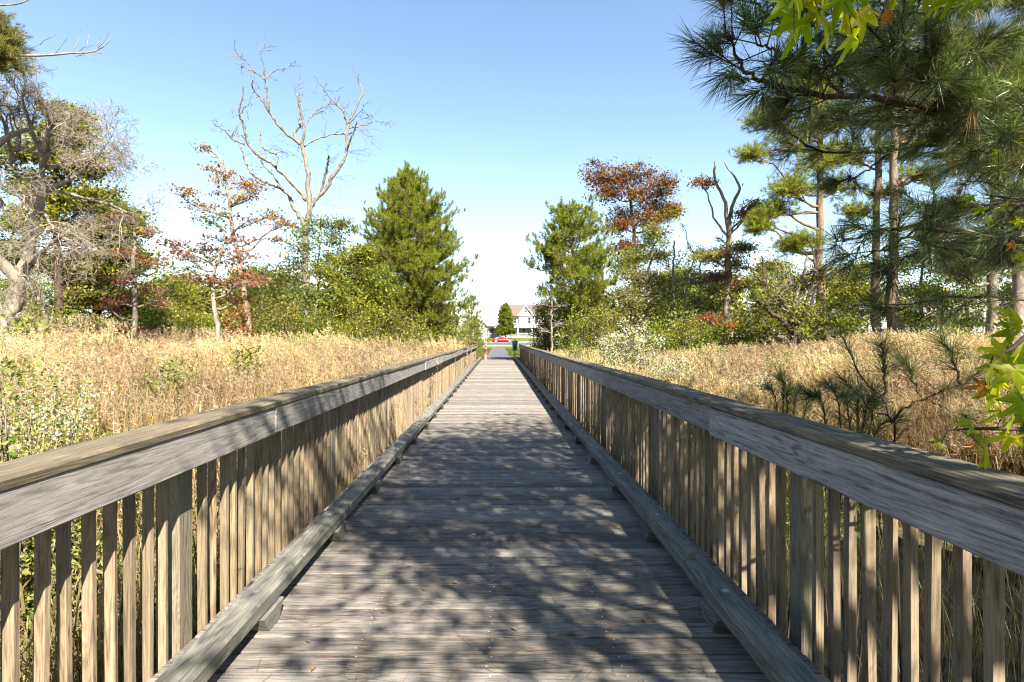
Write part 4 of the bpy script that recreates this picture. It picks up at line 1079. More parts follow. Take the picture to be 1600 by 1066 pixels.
clump_tree("dead_snag", "leaning pale bare trunk with broken top between the slim trees right of the rust crown", "tree", 30, [(1065, 545), (1070, 480), (1078, 430), (1086, 398)], .07, .04, [(1072, 380, 18, 22, None, .6), (1060, 350, 16, 22, None, .5)], B_PALE, None, seed=47, per=8)
clump_tree("dead_snag", "upright pale broken trunk close to the leaning pale one", "tree", 31, [(1055, 545), (1052, 470), (1052, 410), (1053, 376)], .07, .05, [(1060, 410, 20, 18, M_YELLOWGREEN, .4)], B_PALE, None, seed=48, per=8, size=.12, nleaf=12)
clump_tree("thin_tree", "thin pale green tree between the pale snags and the dead topped tree", "tree", 34, [(1090, 545), (1092, 480), (1094, 420), (1092, 390)], .09, .03,
           [(1090, 400, 26, 14, M_PALEGREEN), (1075, 430, 24, 16, M_PALEGREEN), (1100, 440, 24, 18, M_PALEGREEN), (1085, 470, 30, 18, M_PALEGREEN), (1110, 480, 22, 18), (1070, 500, 32, 18)], B_GREY, M_GREEN, size=.14, per=13, nleaf=16, seed=49, more=1.8, spread=.26)


def fork(gt, T, rng):
    d = 28; px = d / F
    for pts, r0, r1, dd in [([(1139, 372), (1134, 345), (1128, 315), (1112, 285), (1110, 258)], .13, .05, -.6), ([(1139, 372), (1142, 340), (1150, 315), (1162, 290), (1156, 272), (1142, 245)], .13, .03, .8),
                            ([(1112, 285), (1098, 278), (1085, 282)], .03, .01, -.9), ([(1160, 290), (1172, 280)], .02, .008, .8)]:
        q = np.array([P(u, v, d) for u, v in pts]); q[:, 1] += np.linspace(0, dd, len(q)); s = smooth_path(q, 16); s[1:-1] += rng.normal(0, .02, (14, 3))
        tube(gt, s, np.linspace(r0, r1, 16), 8, .5, lump=.1, rng=rng)


clump_tree("dead_topped_tree", "grey trunked tree with a forked dead top and tiers of rusty green leaves", "tree", 28, [(1137, 545), (1136, 480), (1137, 430), (1138, 400), (1139, 370)], .22, .13,
           [(1100, 282, 20, 6, M_PURPLE, .7), (1180, 318, 22, 8, M_ORANGE), (1165, 335, 22, 7, M_RUST), (1165, 385, 28, 7, M_OLIVE), (1125, 395, 30, 10, M_ORANGE), (1105, 402, 24, 9, M_OLIVE), (1150, 412, 34, 12, M_ORANGE), (1130, 430, 30, 12, M_RUST), (1160, 445, 34, 12, M_RUST),
            (1115, 455, 30, 10, M_OLIVE), (1150, 385, 26, 10, M_YELLOWGREEN, .5), (1110, 497, 28, 5, M_RED), (1135, 508, 24, 6, M_RED), (1120, 372, 14, 8, None), (1190, 420, 20, 10, M_OLIVE)], B_GREY, M_RUST, size=.13, per=15, nleaf=20, seed=50, spread=.22, flat=.4, extra=fork)
clump_tree("myrtle_tree", "bright green wax myrtle tree with tangled grey bare branches right of the dead topped tree", "tree", 23, [(1245, 550), (1238, 505), (1245, 460), (1255, 430), (1262, 400)], .15, .04,
           [(1200, 430, 30, 18, M_GREEN), (1190, 465, 34, 18, M_GREEN), (1230, 450, 40, 22, M_YELLOWGREEN), (1270, 440, 34, 20, M_YELLOWGREEN), (1210, 495, 46, 18, M_GREEN), (1260, 485, 44, 20, M_YELLOWGREEN), (1300, 470, 30, 22, M_YELLOWGREEN), (1180, 505, 36, 18, M_GREEN), (1310, 505, 34, 20, M_GREEN),
            (1250, 520, 50, 16, M_GREEN), (1240, 440, 60, 40, None, 2.5), (1270, 420, 44, 24, None, 1.5), (1200, 460, 40, 40, None, 1.5), (1290, 430, 24, 16, M_YELLOWGREEN, .7)], B_PALE, M_GREEN, size=.12, per=17, nleaf=24, seed=51, more=1.25, spread=.2, twig=.014)


def crook(gt, T, rng):
    d = 22.5
    for pts, r0, r1 in [([(1238, 520), (1222, 500), (1200, 485), (1184, 470), (1190, 462), (1198, 450), (1192, 438), (1192, 415), (1190, 400)], .12, .03), ([(1192, 440), (1178, 428), (1160, 400)], .05, .015), ([(1255, 500), (1262, 470), (1270, 440), (1272, 400), (1262, 370)], .08, .02)]:
        s = smooth_path([P(u, v, d) for u, v in pts], 20); s[1:-1] += rng.normal(0, .03, (18, 3)); tube(gt, s, np.linspace(r0, r1, 20), 7, .3, lump=.1, rng=rng)


clump_tree("tangled_tree", "dark crooked dead branches twisting through the green wax myrtle", "tree", 22.5, [(1240, 545), (1238, 515)], .14, .12, [(1215, 455, 34, 30, None), (1275, 420, 26, 30, None)], B_DARK, None, seed=52, per=14, extra=crook)
TALL = dict(kind='needle', spread=.24, needle=(32, .24, .015), per=21, twig=.02, flat=.5)


def bough(pts, d, r0):
    def f(gt, T, rng):
        for p in pts:
            s = smooth_path([P(u, v, d) for u, v in p], 14); s[1:-1] += rng.normal(0, .03, (12, 3)); tube(gt, s, np.linspace(r0, r0 * .3, 14), 6, .4)
    return f


clump_tree("tall_pine", "tall pine with one dark trunk and tufted boughs, left of the twin tall pines", "tree", 25, [(1283, 545), (1283, 480), (1281, 400), (1281, 300), (1280, 200), (1282, 110)], .24, .08,
           [(1190, 188, 20, 10), (1215, 175, 26, 14), (1180, 240, 16, 6), (1250, 160, 34, 18), (1235, 225, 40, 16), (1270, 205, 34, 20), (1300, 180, 40, 20), (1225, 300, 24, 9), (1245, 285, 30, 14), (1220, 325, 18, 8), (1192, 340, 14, 5), (1185, 355, 10, 6), (1262, 262, 32, 16), (1300, 250, 30, 18),
            (1255, 378, 24, 10), (1240, 385, 18, 8), (1300, 130, 40, 20), (1320, 290, 30, 14), (1260, 120, 30, 16), (1230, 140, 24, 14)], B_PINE, M_GREEN_PINE, seed=53,
           extra=bough([[(1281, 332), (1255, 333), (1225, 335), (1200, 340), (1188, 352)], [(1281, 240), (1240, 236), (1200, 238)], [(1281, 225), (1240, 205), (1200, 190)]], 25, .07), **TALL)
clump_tree("tall_pine", "left trunk of the twin tall pines behind the near pine boughs", "tree", 25, [(1369, 545), (1369, 470), (1369, 380), (1371, 280), (1372, 160), (1370, 60)], .21, .09,
           [(1350, 130, 40, 24), (1400, 100, 40, 26), (1340, 180, 40, 16), (1390, 190, 40, 18), (1330, 240, 34, 14), (1370, 60, 50, 30), (1410, 240, 30, 12), (1345, 330, 18, 8), (1385, 300, 24, 8)], B_PINE, M_GREEN_PINE, seed=54, **TALL)
clump_tree("tall_pine", "thicker right trunk of the twin tall pines, with furrowed brown bark", "tree", 23.5, [(1394, 548), (1394, 480), (1396, 400), (1397, 300), (1398, 180), (1396, 60)], .26, .10,
           [(1420, 150, 40, 22), (1460, 120, 44, 26), (1440, 210, 40, 16), (1480, 180, 40, 22), (1450, 270, 34, 12), (1400, 60, 60, 30), (1500, 250, 34, 14), (1470, 330, 26, 10), (1500, 90, 40, 26)], B_PINE, M_GREEN_PINE, seed=55, **TALL)
clump_tree("tall_pine", "tall pine with grey trunk standing behind the hanging sweetgum leaves near the right edge", "tree", 21, [(1550, 550), (1550, 480), (1551, 400), (1553, 300), (1555, 150)], .20, .10,
           [(1540, 200, 44, 24), (1580, 150, 44, 26), (1520, 270, 40, 18), (1590, 290, 40, 18), (1560, 350, 40, 16), (1530, 390, 34, 12), (1600, 380, 34, 14), (1500, 420, 30, 12)], B_GREY, M_DARK_PINE, seed=56, **TALL)
clump_tree("tall_pine", "pale barked tall pine at the right edge behind the sweetgum spray", "tree", 18, [(1588, 550), (1590, 480), (1596, 380), (1600, 250), (1602, 120)], .22, .10,
           [(1610, 200, 50, 30), (1560, 240, 50, 20), (1620, 320, 50, 20), (1580, 400, 34, 12)], B_PALE, M_DARK_PINE, seed=57, **TALL)
for i, (u, v, d, pts, cl, mt, lab) in enumerate([
        (1440, 540, 36, [(1440, 540), (1440, 440), (1440, 370)], [(1440, 370, 30, 20), (1420, 410, 34, 22), (1465, 415, 34, 22), (1440, 450, 44, 20), (1475, 470, 34, 18), (1415, 480, 34, 18), (1450, 500, 44, 16)], M_GREEN, "green tree seen between the twin trunks and the grey trunked pine"),
        (1510, 540, 34, [(1510, 540), (1512, 450), (1510, 380)], [(1510, 390, 34, 20), (1490, 430, 34, 20), (1535, 430, 30, 20), (1510, 465, 40, 18), (1490, 500, 40, 16)], M_PALEGREEN, "pale green tree left of the grey trunked pine"),
        (1335, 540, 34, [(1335, 540), (1335, 470), (1334, 420)], [(1335, 425, 26, 16), (1320, 455, 28, 18), (1350, 465, 24, 18), (1335, 495, 34, 18)], M_YELLOWGREEN, "yellowish green tree between the wax myrtle and the twin trunks"),
        (1215, 540, 36, [(1215, 540), (1215, 470), (1216, 420)], [(1215, 415, 34, 18), (1190, 445, 36, 20), (1245, 445, 36, 20), (1215, 480, 54, 20), (1180, 500, 40, 16), (1250, 505, 40, 16)], M_OLIVE, "olive green tree behind the wax myrtle, right of the dead topped tree"),
        (1062, 540, 39, [(1062, 540), (1062, 470), (1061, 430)], [(1062, 430, 30, 18), (1040, 460, 32, 18), (1085, 460, 32, 18), (1062, 490, 46, 18), (1030, 508, 36, 14), (1095, 508, 36, 14)], M_GREEN, "green tree filling the gap behind the pale snags"),
        (1620, 540, 30, [(1620, 540), (1622, 450), (1620, 400)], [(1600, 430, 44, 24), (1630, 470, 50, 24), (1580, 490, 40, 18)], M_OLIVE, "olive tree at the right edge behind the pale barked pine")]):
    clump_tree("bank_tree", lab, "tree", d, pts, .14, .04, cl, B_GREY, mt, size=.16, per=17, nleaf=24, seed=70 + i, spread=.34, more=1.8, group="trees along the right bank")
for i, (u, v, d, ru, rv, mt, lab) in enumerate([
        (852, 500, 38, 26, 32, M_YELLOWGREEN, "yellow green shrub beside the far end of the right railing"), (905, 508, 31, 36, 28, M_GREEN, "green shrub at the foot of the open crowned pine"), (935, 505, 31, 30, 26, M_OLIVE, "olive shrub right of the open crowned pine foot"),
        (1075, 520, 27, 34, 24, M_OLIVE, "olive shrub at the foot of the pale snags"), (1115, 525, 25, 30, 22, M_GREEN, "dark green shrub left of the dead topped tree trunk"), (1165, 525, 24, 36, 24, M_GREEN, "green shrub right of the dead topped tree trunk"),
        (1330, 512, 23, 30, 24, M_GREEN, "dark green shrub left of the twin pine trunks"), (1430, 515, 24, 30, 18, M_YELLOWGREEN, "bright yellow green shrub right of the twin pine trunks"), (1490, 512, 22, 36, 20, M_GREEN, "green shrub before the pale green tree"), (1575, 515, 19, 40, 22, M_YELLOWGREEN, "yellowish shrub below the pale barked pine"),
        (1030, 520, 27, 40, 22, M_GREEN, "green shrub behind the cream flowering bush")]):
    shrub("shrub", lab, d, u, v, ru, rv, mt, 90 + i, n=105, nleaf=40, size=.115, spread=.22, group="shrubs along the right bank")
shrub("flowering_bush", "large groundsel bush covered in cream seed heads behind the right railing", 16.5, 975, 538, 48, 44, M_WEED, 110, n=330, nleaf=18, size=.085, bloom=M_BLOOM, spread=.16, cat="bush")
shrub("flowering_bush", "smaller spreading bush of whitish seed heads in front of the large cream one", 13.5, 1040, 570, 36, 26, M_WEED, 111, n=220, nleaf=16, size=.07, bloom=M_BLOOM, spread=.14, cat="bush")
shrub("flowering_bush", "thin bush of whitish seed heads among the right reeds", 11.5, 1185, 592, 36, 22, M_WEED, 112, n=150, nleaf=14, size=.06, bloom=M_BLOOM, spread=.14, cat="bush")
shrub("flowering_bush", "pale green bush dotted with white seed heads outside the near left railing", 4.8, 60, 650, 125, 78, M_WEED, 113, n=420, nleaf=24, size=.042, bloom=M_BLOOM, spread=.085, cat="bush")
shrub("leafy_bush", "leafy green bush without white heads right behind the near left pickets", 3.0, 10, 760, 150, 90, M_WEED, 114, n=460, nleaf=26, size=.036, bloom=None, spread=.075, cat="bush")
clump_tree("dead_sapling", "small bleached dead sapling with bare twigs beside the right railing", "tree", 26, [(863, 560), (862, 520), (862, 490), (863, 470)], .06, .03,
           [(850, 472, 18, 8, None), (878, 476, 18, 8, None), (875, 505, 22, 10, None), (850, 515, 16, 10, None), (863, 462, 12, 8, None)], B_PALE, None, seed=58, per=16, twig=.011)
young_pine("conifer_tree", "green conifer on the lawn directly in front of the porch house", 127, 790, 524, 476, [(476, 2), (485, 7), (500, 11), (515, 14), (524, 14)], M_GREEN, 46, .2, shoots=10, nn=26, nl=.45, nw=.09, step=.45, per=8, lift=(-.1, .4))

for i, (u, v, d, ru, rv, mt, lab) in enumerate([
        (470, 548, 17, 30, 14, M_WEED, "pale green bush standing in the left reeds below the dead tree"), (560, 552, 19, 34, 14, M_WEED, "low yellow green bush in the left reeds in front of the holly tree"), (655, 540, 24, 40, 14, M_WEED, "tan green bush in the left reeds below the conical pine"),
        (255, 590, 9, 40, 26, M_WEED, "green weedy bush in the left reeds beyond the flowering bush"), (385, 585, 11, 26, 18, M_OLIVE, "small olive bush low in the left reeds"), (20, 590, 7, 40, 40, M_GREEN, "dark green bush at the left edge above the flowering bush"),
        (905, 552, 20, 30, 14, M_WEED, "yellow green bush in the right reeds beside the cream flowering bush"), (1110, 552, 18, 34, 14, M_WEED, "green bush in the right reeds below the dead topped tree"), (1230, 560, 15, 34, 14, M_WEED, "low pale green bush in the right reeds below the wax myrtle"),
        (1395, 548, 17, 30, 14, M_OLIVE, "olive bush in the right reeds at the foot of the twin trunks"), (1520, 560, 12, 40, 26, M_WEED, "yellow green bush in the right reeds behind the sweetgum spray")]):
    shrub("marsh_bush", lab, d, u, v - 12, ru, rv / 1.5, mt, 190 + i, n=80, nleaf=30, size=.075, spread=.15, cat="bush", group="bushes standing in the reeds")

# --- far tree line that closes the horizon: one tree built, then copied with its own turn and size
far0 = clump_tree("distant_tree", "distant tree far left in the row behind the marsh", "tree", 78, [(100, 530), (100, 500), (100, 480)], .3, .06,
                  [(100, 482, 22, 12), (88, 495, 22, 12), (114, 497, 22, 12), (100, 508, 30, 12), (82, 515, 20, 10), (120, 516, 20, 10), (92, 524, 26, 7), (112, 525, 26, 7)], B_GREY, M_OLIVE, size=.4, per=16, nleaf=24, seed=80, spread=.6, group="distant trees behind the marsh")
rg = np.random.default_rng(4)
names = ["left of the tan roofed house", "right of the tan roofed house", "behind the thin red tree", "behind the white trunked sapling", "behind the tall orange brown tree", "behind the dead tree foot", "behind the holly tree", "behind the conical pine",
         "behind the open crowned pine", "behind the rust crowned tree", "behind the pale snags", "behind the dead topped tree", "behind the wax myrtle", "behind the twin pine trunks", "behind the bank trees", "at the right edge"]
us = [15, 235, 285, 335, 395, 450, 540, 620, 915, 985, 1050, 1120, 1210, 1330, 1450, 1620]
far0.location.x = -54; far0.location.y = 86
for nm, u in zip(names, us):
    r = far0.copy(); COL.objects.link(r); y = float(rg.uniform(72, 98)); x = (u - VU) / F * y
    r.location = (x, y, float(zground(x, y))); r.rotation_euler = (0, 0, float(rg.uniform(0, 6.28))); s = float(rg.uniform(1.1, 1.7)); r.scale = (s * 1.1, s * 1.1, s)
    r["label"] = "distant tree of the far row standing " + nm
    for ch in far0.children:
        c = ch.copy(); COL.objects.link(c); c.parent = r

# ------------------------------------------------------------------ near pine whose boughs hang over the right railing
def near_pine():
    rng = np.random.default_rng(91)
    b = np.array([6.6, 5.4, 0.0]); b[2] = zground(b[0], b[1])
    root = thing("pine_tree", "near pine with long dark needled boughs hanging over the right railing", "tree", b)
    gt, gn, gd = G(), G(), G()
    tk = smooth_path([b, b + [.05, -.1, 3], b + [-.1, .1, 6.5], b + [0, 0, 9.5]], 20); tube(gt, tk, np.linspace(.21, .06, 20), 10, .3, lump=.06, rng=rng)
    limbs = []     # photo pixel + distance, from the trunk outwards
    Lp = [([(1660, 215, 4.6), (1600, 201, 4.1), (1502, 192, 3.6), (1437, 166, 3.3), (1389, 156, 3.1), (1275, 146, 2.9), (1210, 133, 2.8), (1172, 119, 2.72), (1150, 82, 2.7), (1130, 38, 2.68)], .034, 1.0),
          ([(1320, 150, 3.0), (1265, 105, 2.85), (1210, 78, 2.75), (1182, 66, 2.72)], .012, .8), ([(1340, 130, 3.1), (1270, 60, 2.9), (1200, 24, 2.8), (1172, 0, 2.75)], .013, .8),
          ([(1500, 190, 3.5), (1420, 100, 3.2), (1340, 30, 3.0), (1280, -20, 2.9)], .018, .9), ([(1680, 90, 4.0), (1600, 52, 3.6), (1518, 81, 3.3), (1460, 92, 3.2), (1411, 72, 3.1)], .022, 1.0),
          ([(1680, 20, 4.2), (1590, -10, 3.8), (1500, 10, 3.5), (1420, 20, 3.3), (1350, 0, 3.2)], .022, 1.0), ([(1700, 130, 4.6), (1620, 120, 4.2), (1540, 130, 3.9), (1470, 120, 3.7), (1400, 112, 3.6)], .024, 1.0),
          ([(1640, 190, 5.0), (1540, 170, 4.6), (1450, 175, 4.3), (1360, 190, 4.1), (1300, 185, 4.0)], .024, 1.0),
          ([(1690, 235, 5.2), (1560, 226, 4.8), (1486, 224, 4.6), (1356, 239, 4.3), (1275, 234, 4.1), (1226, 200, 4.0)], .026, .75), ([(1400, 232, 4.4), (1360, 262, 4.3), (1320, 285, 4.2)], .011, .6),
          ([(1700, 330, 4.4), (1620, 322, 4.0), (1560, 318, 3.8), (1500, 330, 3.6), (1440, 318, 3.5)], .018, .9), ([(1700, 270, 4.6), (1620, 258, 4.2), (1560, 262, 3.9), (1520, 285, 3.8)], .018, 1.1),
          ([(1690, 384, 3.9), (1600, 378, 3.5), (1502, 362, 3.3), (1421, 356, 3.2), (1366, 365, 3.1), (1318, 378, 3.05)], .022, .8), ([(1440, 357, 3.2), (1390, 385, 3.15), (1345, 402, 3.1)], .010, .8), ([(1480, 360, 3.3), (1440, 390, 3.2), (1410, 405, 3.2)], .010, .8),
          ([(1700, 470, 4.6), (1600, 468, 4.2), (1519, 463, 4.0), (1454, 469, 3.8), (1392, 489, 3.7)], .016, .35), ([(1690, 410, 4.2), (1600, 415, 3.9), (1530, 400, 3.7), (1470, 408, 3.6)], .012, .5),
          ([(1700, 60, 5.4), (1600, 80, 5.0), (1500, 60, 4.7), (1420, 50, 4.5), (1330, 60, 4.3)], .026, 1.0), ([(1700, -60, 4.6), (1560, -50, 4.1), (1440, -60, 3.8), (1330, -70, 3.6), (1230, -60, 3.4)], .026, 1.0),
          ([(1700, 200, 3.6), (1620, 190, 3.3), (1570, 215, 3.1), (1540, 240, 3.0)], .014, 1.0), ([(1690, 300, 3.3), (1640, 300, 3.1), (1580, 330, 3.0), (1560, 360, 2.95)], .012, .9),
          ([(1560, 120, 3.8), (1520, 150, 3.6), (1480, 165, 3.5)], .012, 1.0), ([(1640, 130, 3.5), (1590, 150, 3.3), (1540, 165, 3.2)], .012, 1.0)]
    for pts, r0, dens in Lp:
        q = np.array([P(*p) for p in pts])
        if pts[0][0] > 1630 and r0 > .013:
            j = q[0].copy(); tz = j[2] - .12 * np.hypot(*(j - b)[:2]); k = int(np.argmin(np.abs(tk[:, 2] - tz))); q = np.vstack([tk[k], q])
        s = smooth_path(q, 6 * len(q)); s[1:-1] += rng.normal(0, .006, (len(s) - 2, 3))
        tube(gt, s, np.linspace(r0 * .85, .005, len(s)), 6, rng.random())
        seg = np.linalg.norm(np.diff(s, axis=0), axis=1); L = seg.sum(); n = int(L * (13 if np.mean([p[1] for p in pts]) < 170 else 7) * dens) + 2
        cum = np.concatenate([[0], np.cumsum(seg)])
        B0, D0, L0, C0 = [], [], [], []
        for k in range(n):
            t = L * rng.uniform(.22, .99) if k else L * .995
            i = min(int(np.searchsorted(cum, t)) - 1, len(s) - 2); i = max(i, 0); p = s[i] + (s[i + 1] - s[i]) * (t - cum[i]) / max(seg[i], 1e-6); ax = unit(s[i + 1] - s[i])
            A, Bv = perps(ax[None]); side = rng.choice([-1, 1]); lat = unit(np.cross(ax, [0, 0, 1]))
            D = unit(ax * rng.uniform(.45, .95) + lat * side * rng.uniform(.3, .95) + np.array([0, 0, 1]) * rng.uniform(-.35, .4)) if k else ax
            ln = (rng.uniform(.14, .46) * (1 - .35 * t / L)) if k else .12
            e = p + D * ln + np.array([0, 0, .03]); sticks(gt, [p], [e], [.0045], [.003], rng.random())
            c = rng.random()
            B0.append(p + D * ln * .45); D0.append(D); L0.append(ln * .55); C0.append(c)
            for _ in range(2):
                D2 = unit(D + rng.normal(0, .45, 3)); p2 = p + (e - p) * rng.uniform(.35, .85); l2 = ln * rng.uniform(.3, .55); sticks(gt, [p2], [p2 + D2 * l2], [.003], [.0022], .5)
                B0.append(p2 + D2 * l2 * .3); D0.append(D2); L0.append(l2 * .7); C0.append(min(1, c + rng.normal(0, .1)))
        needles(gn, B0, D0, L0, 44, .17, .0030, rng, np.clip(C0, 0, 1), a0=14, a1=62, droop=.06, two=True)
        kd = rng.random(len(B0)) < .10
        if kd.any(): needles(gd, np.array(B0)[kd], np.array(D0)[kd] + [0, 0, -.4], np.array(L0)[kd], 16, .16, .0024, rng, .5, a0=20, a1=80, droop=.5, two=True)
    # upper crown, above the picture: it shades the boughs below
    for k in range(46):
        t = rng.uniform(.42, .99); c = tk[int(t * 19)]; a = rng.uniform(0, 6.28); L = 2.3 * (1.08 - t) + .5; h = np.array([math.cos(a), math.sin(a), 0])
        e = c + h * L + [0, 0, .35 * L]
        if e[1] > 2 and (e[2] - 1.5) < .70 * e[1] + .25 and e[0] < e[1] * 1.05: continue
        s = smooth_path([c, c + h * L * .5 + [0, 0, .08 * L], e], 6); tube(gt, s, np.linspace(.03, .008, 6), 5, rng.random())
        m = 9; q = s[rng.integers(2, 6, m)]; D = unit(h + rng.normal(0, .6, (m, 3)) + [0, 0, .3]); ln = rng.uniform(.2, .45, m); sticks(gt, q, q + D * ln[:, None], .006, .004, .5)
        needles(gn, q + D * ln[:, None] * .3, D, ln * .7, 36, .18, .005, rng, rng.random(m), a0=18, a1=65)
    gt.build("trunk", B_DARK, root, smooth=True); gn.build("crown", M_NEAR_PINE, root); gd.build("dead_needles", M_BROWN_NEEDLE, root)


near_pine()


def sapling(label, base, shoots, mat, seed, nn=80, nl=.15, nw=.0022, dead=0.0, r=.007):
    """Young pine: stems given as world polylines, needles along their upper half."""
    rng = np.random.default_rng(seed)
    root = thing("pine_sapling", label, "sapling", base, None)
    gt, gn, gd = G(), G(), G()
    for si, (pts, a0) in enumerate(shoots):
        s = smooth_path(pts, 14); s[1:-1] += rng.normal(0, .006, (12, 3)); tube(gt, s, np.linspace(r, .004, 14), 6, rng.random())
        i = np.arange(int(a0 * 13), 13); D = unit(s[i + 1] - s[i])
        needles(gn, s[i], D, np.linalg.norm(s[i + 1] - s[i], axis=1), int(nn / 3), nl, nw, rng, rng.random(len(i)), a0=22, a1=58, droop=.04, two=True)
        if dead and si in (2, 6):
            j = np.arange(max(1, int(a0 * 13) - 4), int(a0 * 13) + 2); D = unit(s[j + 1] - s[j])
            needles(gd, s[j], D * [1, 1, .3], .06, int(nn * dead), nl, nw, rng, .5, a0=60, a1=120, droop=.75, two=True)
    gt.build("trunk", B_DARK, root, smooth=True); gn.build("crown", mat, root)
    if dead: gd.build("dead_needles", M_BROWN_NEEDLE, root)


def shoots_at(pl, d0, dz=0.0):
    return [([P(u, v, d0 + dd) for u, v, dd in pts], a) for pts, a in pl]


gz = float(zground(2.2, 3.1))
b0 = P(1402, 690, 3.1); b0z = np.array([b0[0] + .05, b0[1], gz])
sapling("open young pine with dark bare forks and dead tan needles just outside the right railing", b0z,
        [([b0z, P(1400, 720, 3.1), P(1392, 660, 3.1), P(1380, 625, 3.1), P(1350, 595, 3.15), P(1332, 560, 3.2), P(1318, 528, 3.2)], .55), ([P(1382, 625, 3.1), P(1382, 590, 3.1), P(1380, 560, 3.1), P(1378, 535, 3.05)], .25),
         ([P(1392, 660, 3.1), P(1420, 630, 3.0), P(1445, 622, 2.95), P(1500, 600, 2.9), P(1545, 575, 2.85)], .6), ([P(1445, 622, 2.95), P(1480, 640, 3.0), P(1520, 655, 3.1)], .7), ([P(1440, 620, 3.0), P(1425, 590, 3.0), P(1412, 565, 3.05)], .45),
         ([P(1388, 650, 3.1), P(1360, 640, 3.2), P(1335, 610, 3.3), P(1310, 590, 3.3)], .5), ([P(1398, 690, 3.1), P(1430, 660, 3.3), P(1470, 648, 3.4), P(1510, 668, 3.5)], .6), ([P(1500, 600, 2.9), P(1490, 560, 2.95), P(1470, 525, 3.0)], .3)],
        M_NEAR_PINE, 121, nn=95, nl=.17, nw=.0019, dead=.55)
for i, (lab, foot, pl) in enumerate([
        ("low dark blue green pine sapling tucked behind the railing left of the open young pine", (1330, 4.0), [[(1310, 640), (1290, 600)], [(1340, 650), (1345, 605)], [(1360, 665), (1385, 625)], [(1290, 650), (1262, 615)], [(1325, 640), (1320, 618)], [(1365, 690), (1405, 650)], [(1350, 660), (1365, 610)]]),
        ("small dark pine tuft poking above the right railing, left of the low sapling", (1225, 5.2), [[(1225, 630), (1218, 588)], [(1240, 640), (1252, 605)], [(1212, 630), (1196, 602)], [(1230, 640), (1232, 610)], [(1255, 650), (1275, 620)]])]):
    u0, d0 = foot; f = P(u0, 700, d0); f[2] = float(zground(f[0], f[1])); rg2 = np.random.default_rng(130 + i)
    sh = []
    for pts in pl:
        q = [f + [0, 0, .0], f * .4 + P(*pts[0], d0) * .6 + rg2.normal(0, .05, 3), P(*pts[0], d0 + rg2.uniform(-.3, .3)), P(*pts[1], d0 + rg2.uniform(-.35, .35))]
        sh.append((q, .35))
    sapling(lab, f, sh, M_DARK_PINE, 125 + i, nn=170, nl=.16, nw=.0032)


# ------------------------------------------------------------------ sweetgum: trunk behind the camera, sprays of star leaves in the picture
def star_outline(full):
    tips = [(-112, .70), (-56, .93), (0, 1.05), (56, .93), (112, .70)]; val = [(-84, .36), (-28, .40), (28, .40), (84, .36)]
    o = [(-158, .26)]
    for k, (a, r) in enumerate(tips):
        if full: o += [(a - 15, r * .58), (a - 7, r * .84)]
        o.append((a, r))
        if full: o += [(a + 7, r * .84), (a + 15, r * .58)]
        if k < 4: o.append(val[k])
    o.append((158, .26))
    return np.array([(r * math.cos(math.radians(a)), r * math.sin(math.radians(a))) for a, r in o])


def star_leaves(g, pos, tipdir, normal, size, rng, full=False, m=0, curl=.25, clump=.5):
    pos = np.asarray(pos, float).reshape(-1, 3); n = len(pos); o = star_outline(full); k = len(o)
    X = unit(tipdir); N = unit(normal - (normal * X).sum(1, keepdims=True) * X); Y = np.cross(N, X); s = np.broadcast_to(size, (n,))[:, None, None]
    o2 = o * (1 + rng.normal(0, .05, (n, k, 2)))
    r2 = (o2 ** 2).sum(2)
    zc = -(curl * rng.uniform(.3, 1.8, (n, 1))) * r2 + rng.normal(0, .04, (n, k)) + .12 * np.abs(o2[:, :, 1])
    V = pos[:, None] + s * (o2[:, :, :1] * X[:, None] + o2[:, :, 1:] * Y[:, None] + zc[..., None] * N[:, None])
    V = np.concatenate([pos[:, None], V], 1)
    b = (np.arange(n) * (k + 1))[:, None, None]; i = np.arange(k - 1)
    Tt = np.stack([np.zeros(k - 1, int), 1 + i, 2 + i], 1)[None] + b
    a = np.zeros((n, k + 1, 3)); a[:, :, 0] = rng.random(n)[:, None]; a[:, :, 1] = np.broadcast_to(clump, (n,))[:, None]
    g.add(V.reshape(-1, 3), Tt.reshape(-1, 3), a.reshape(-1, 3), m)


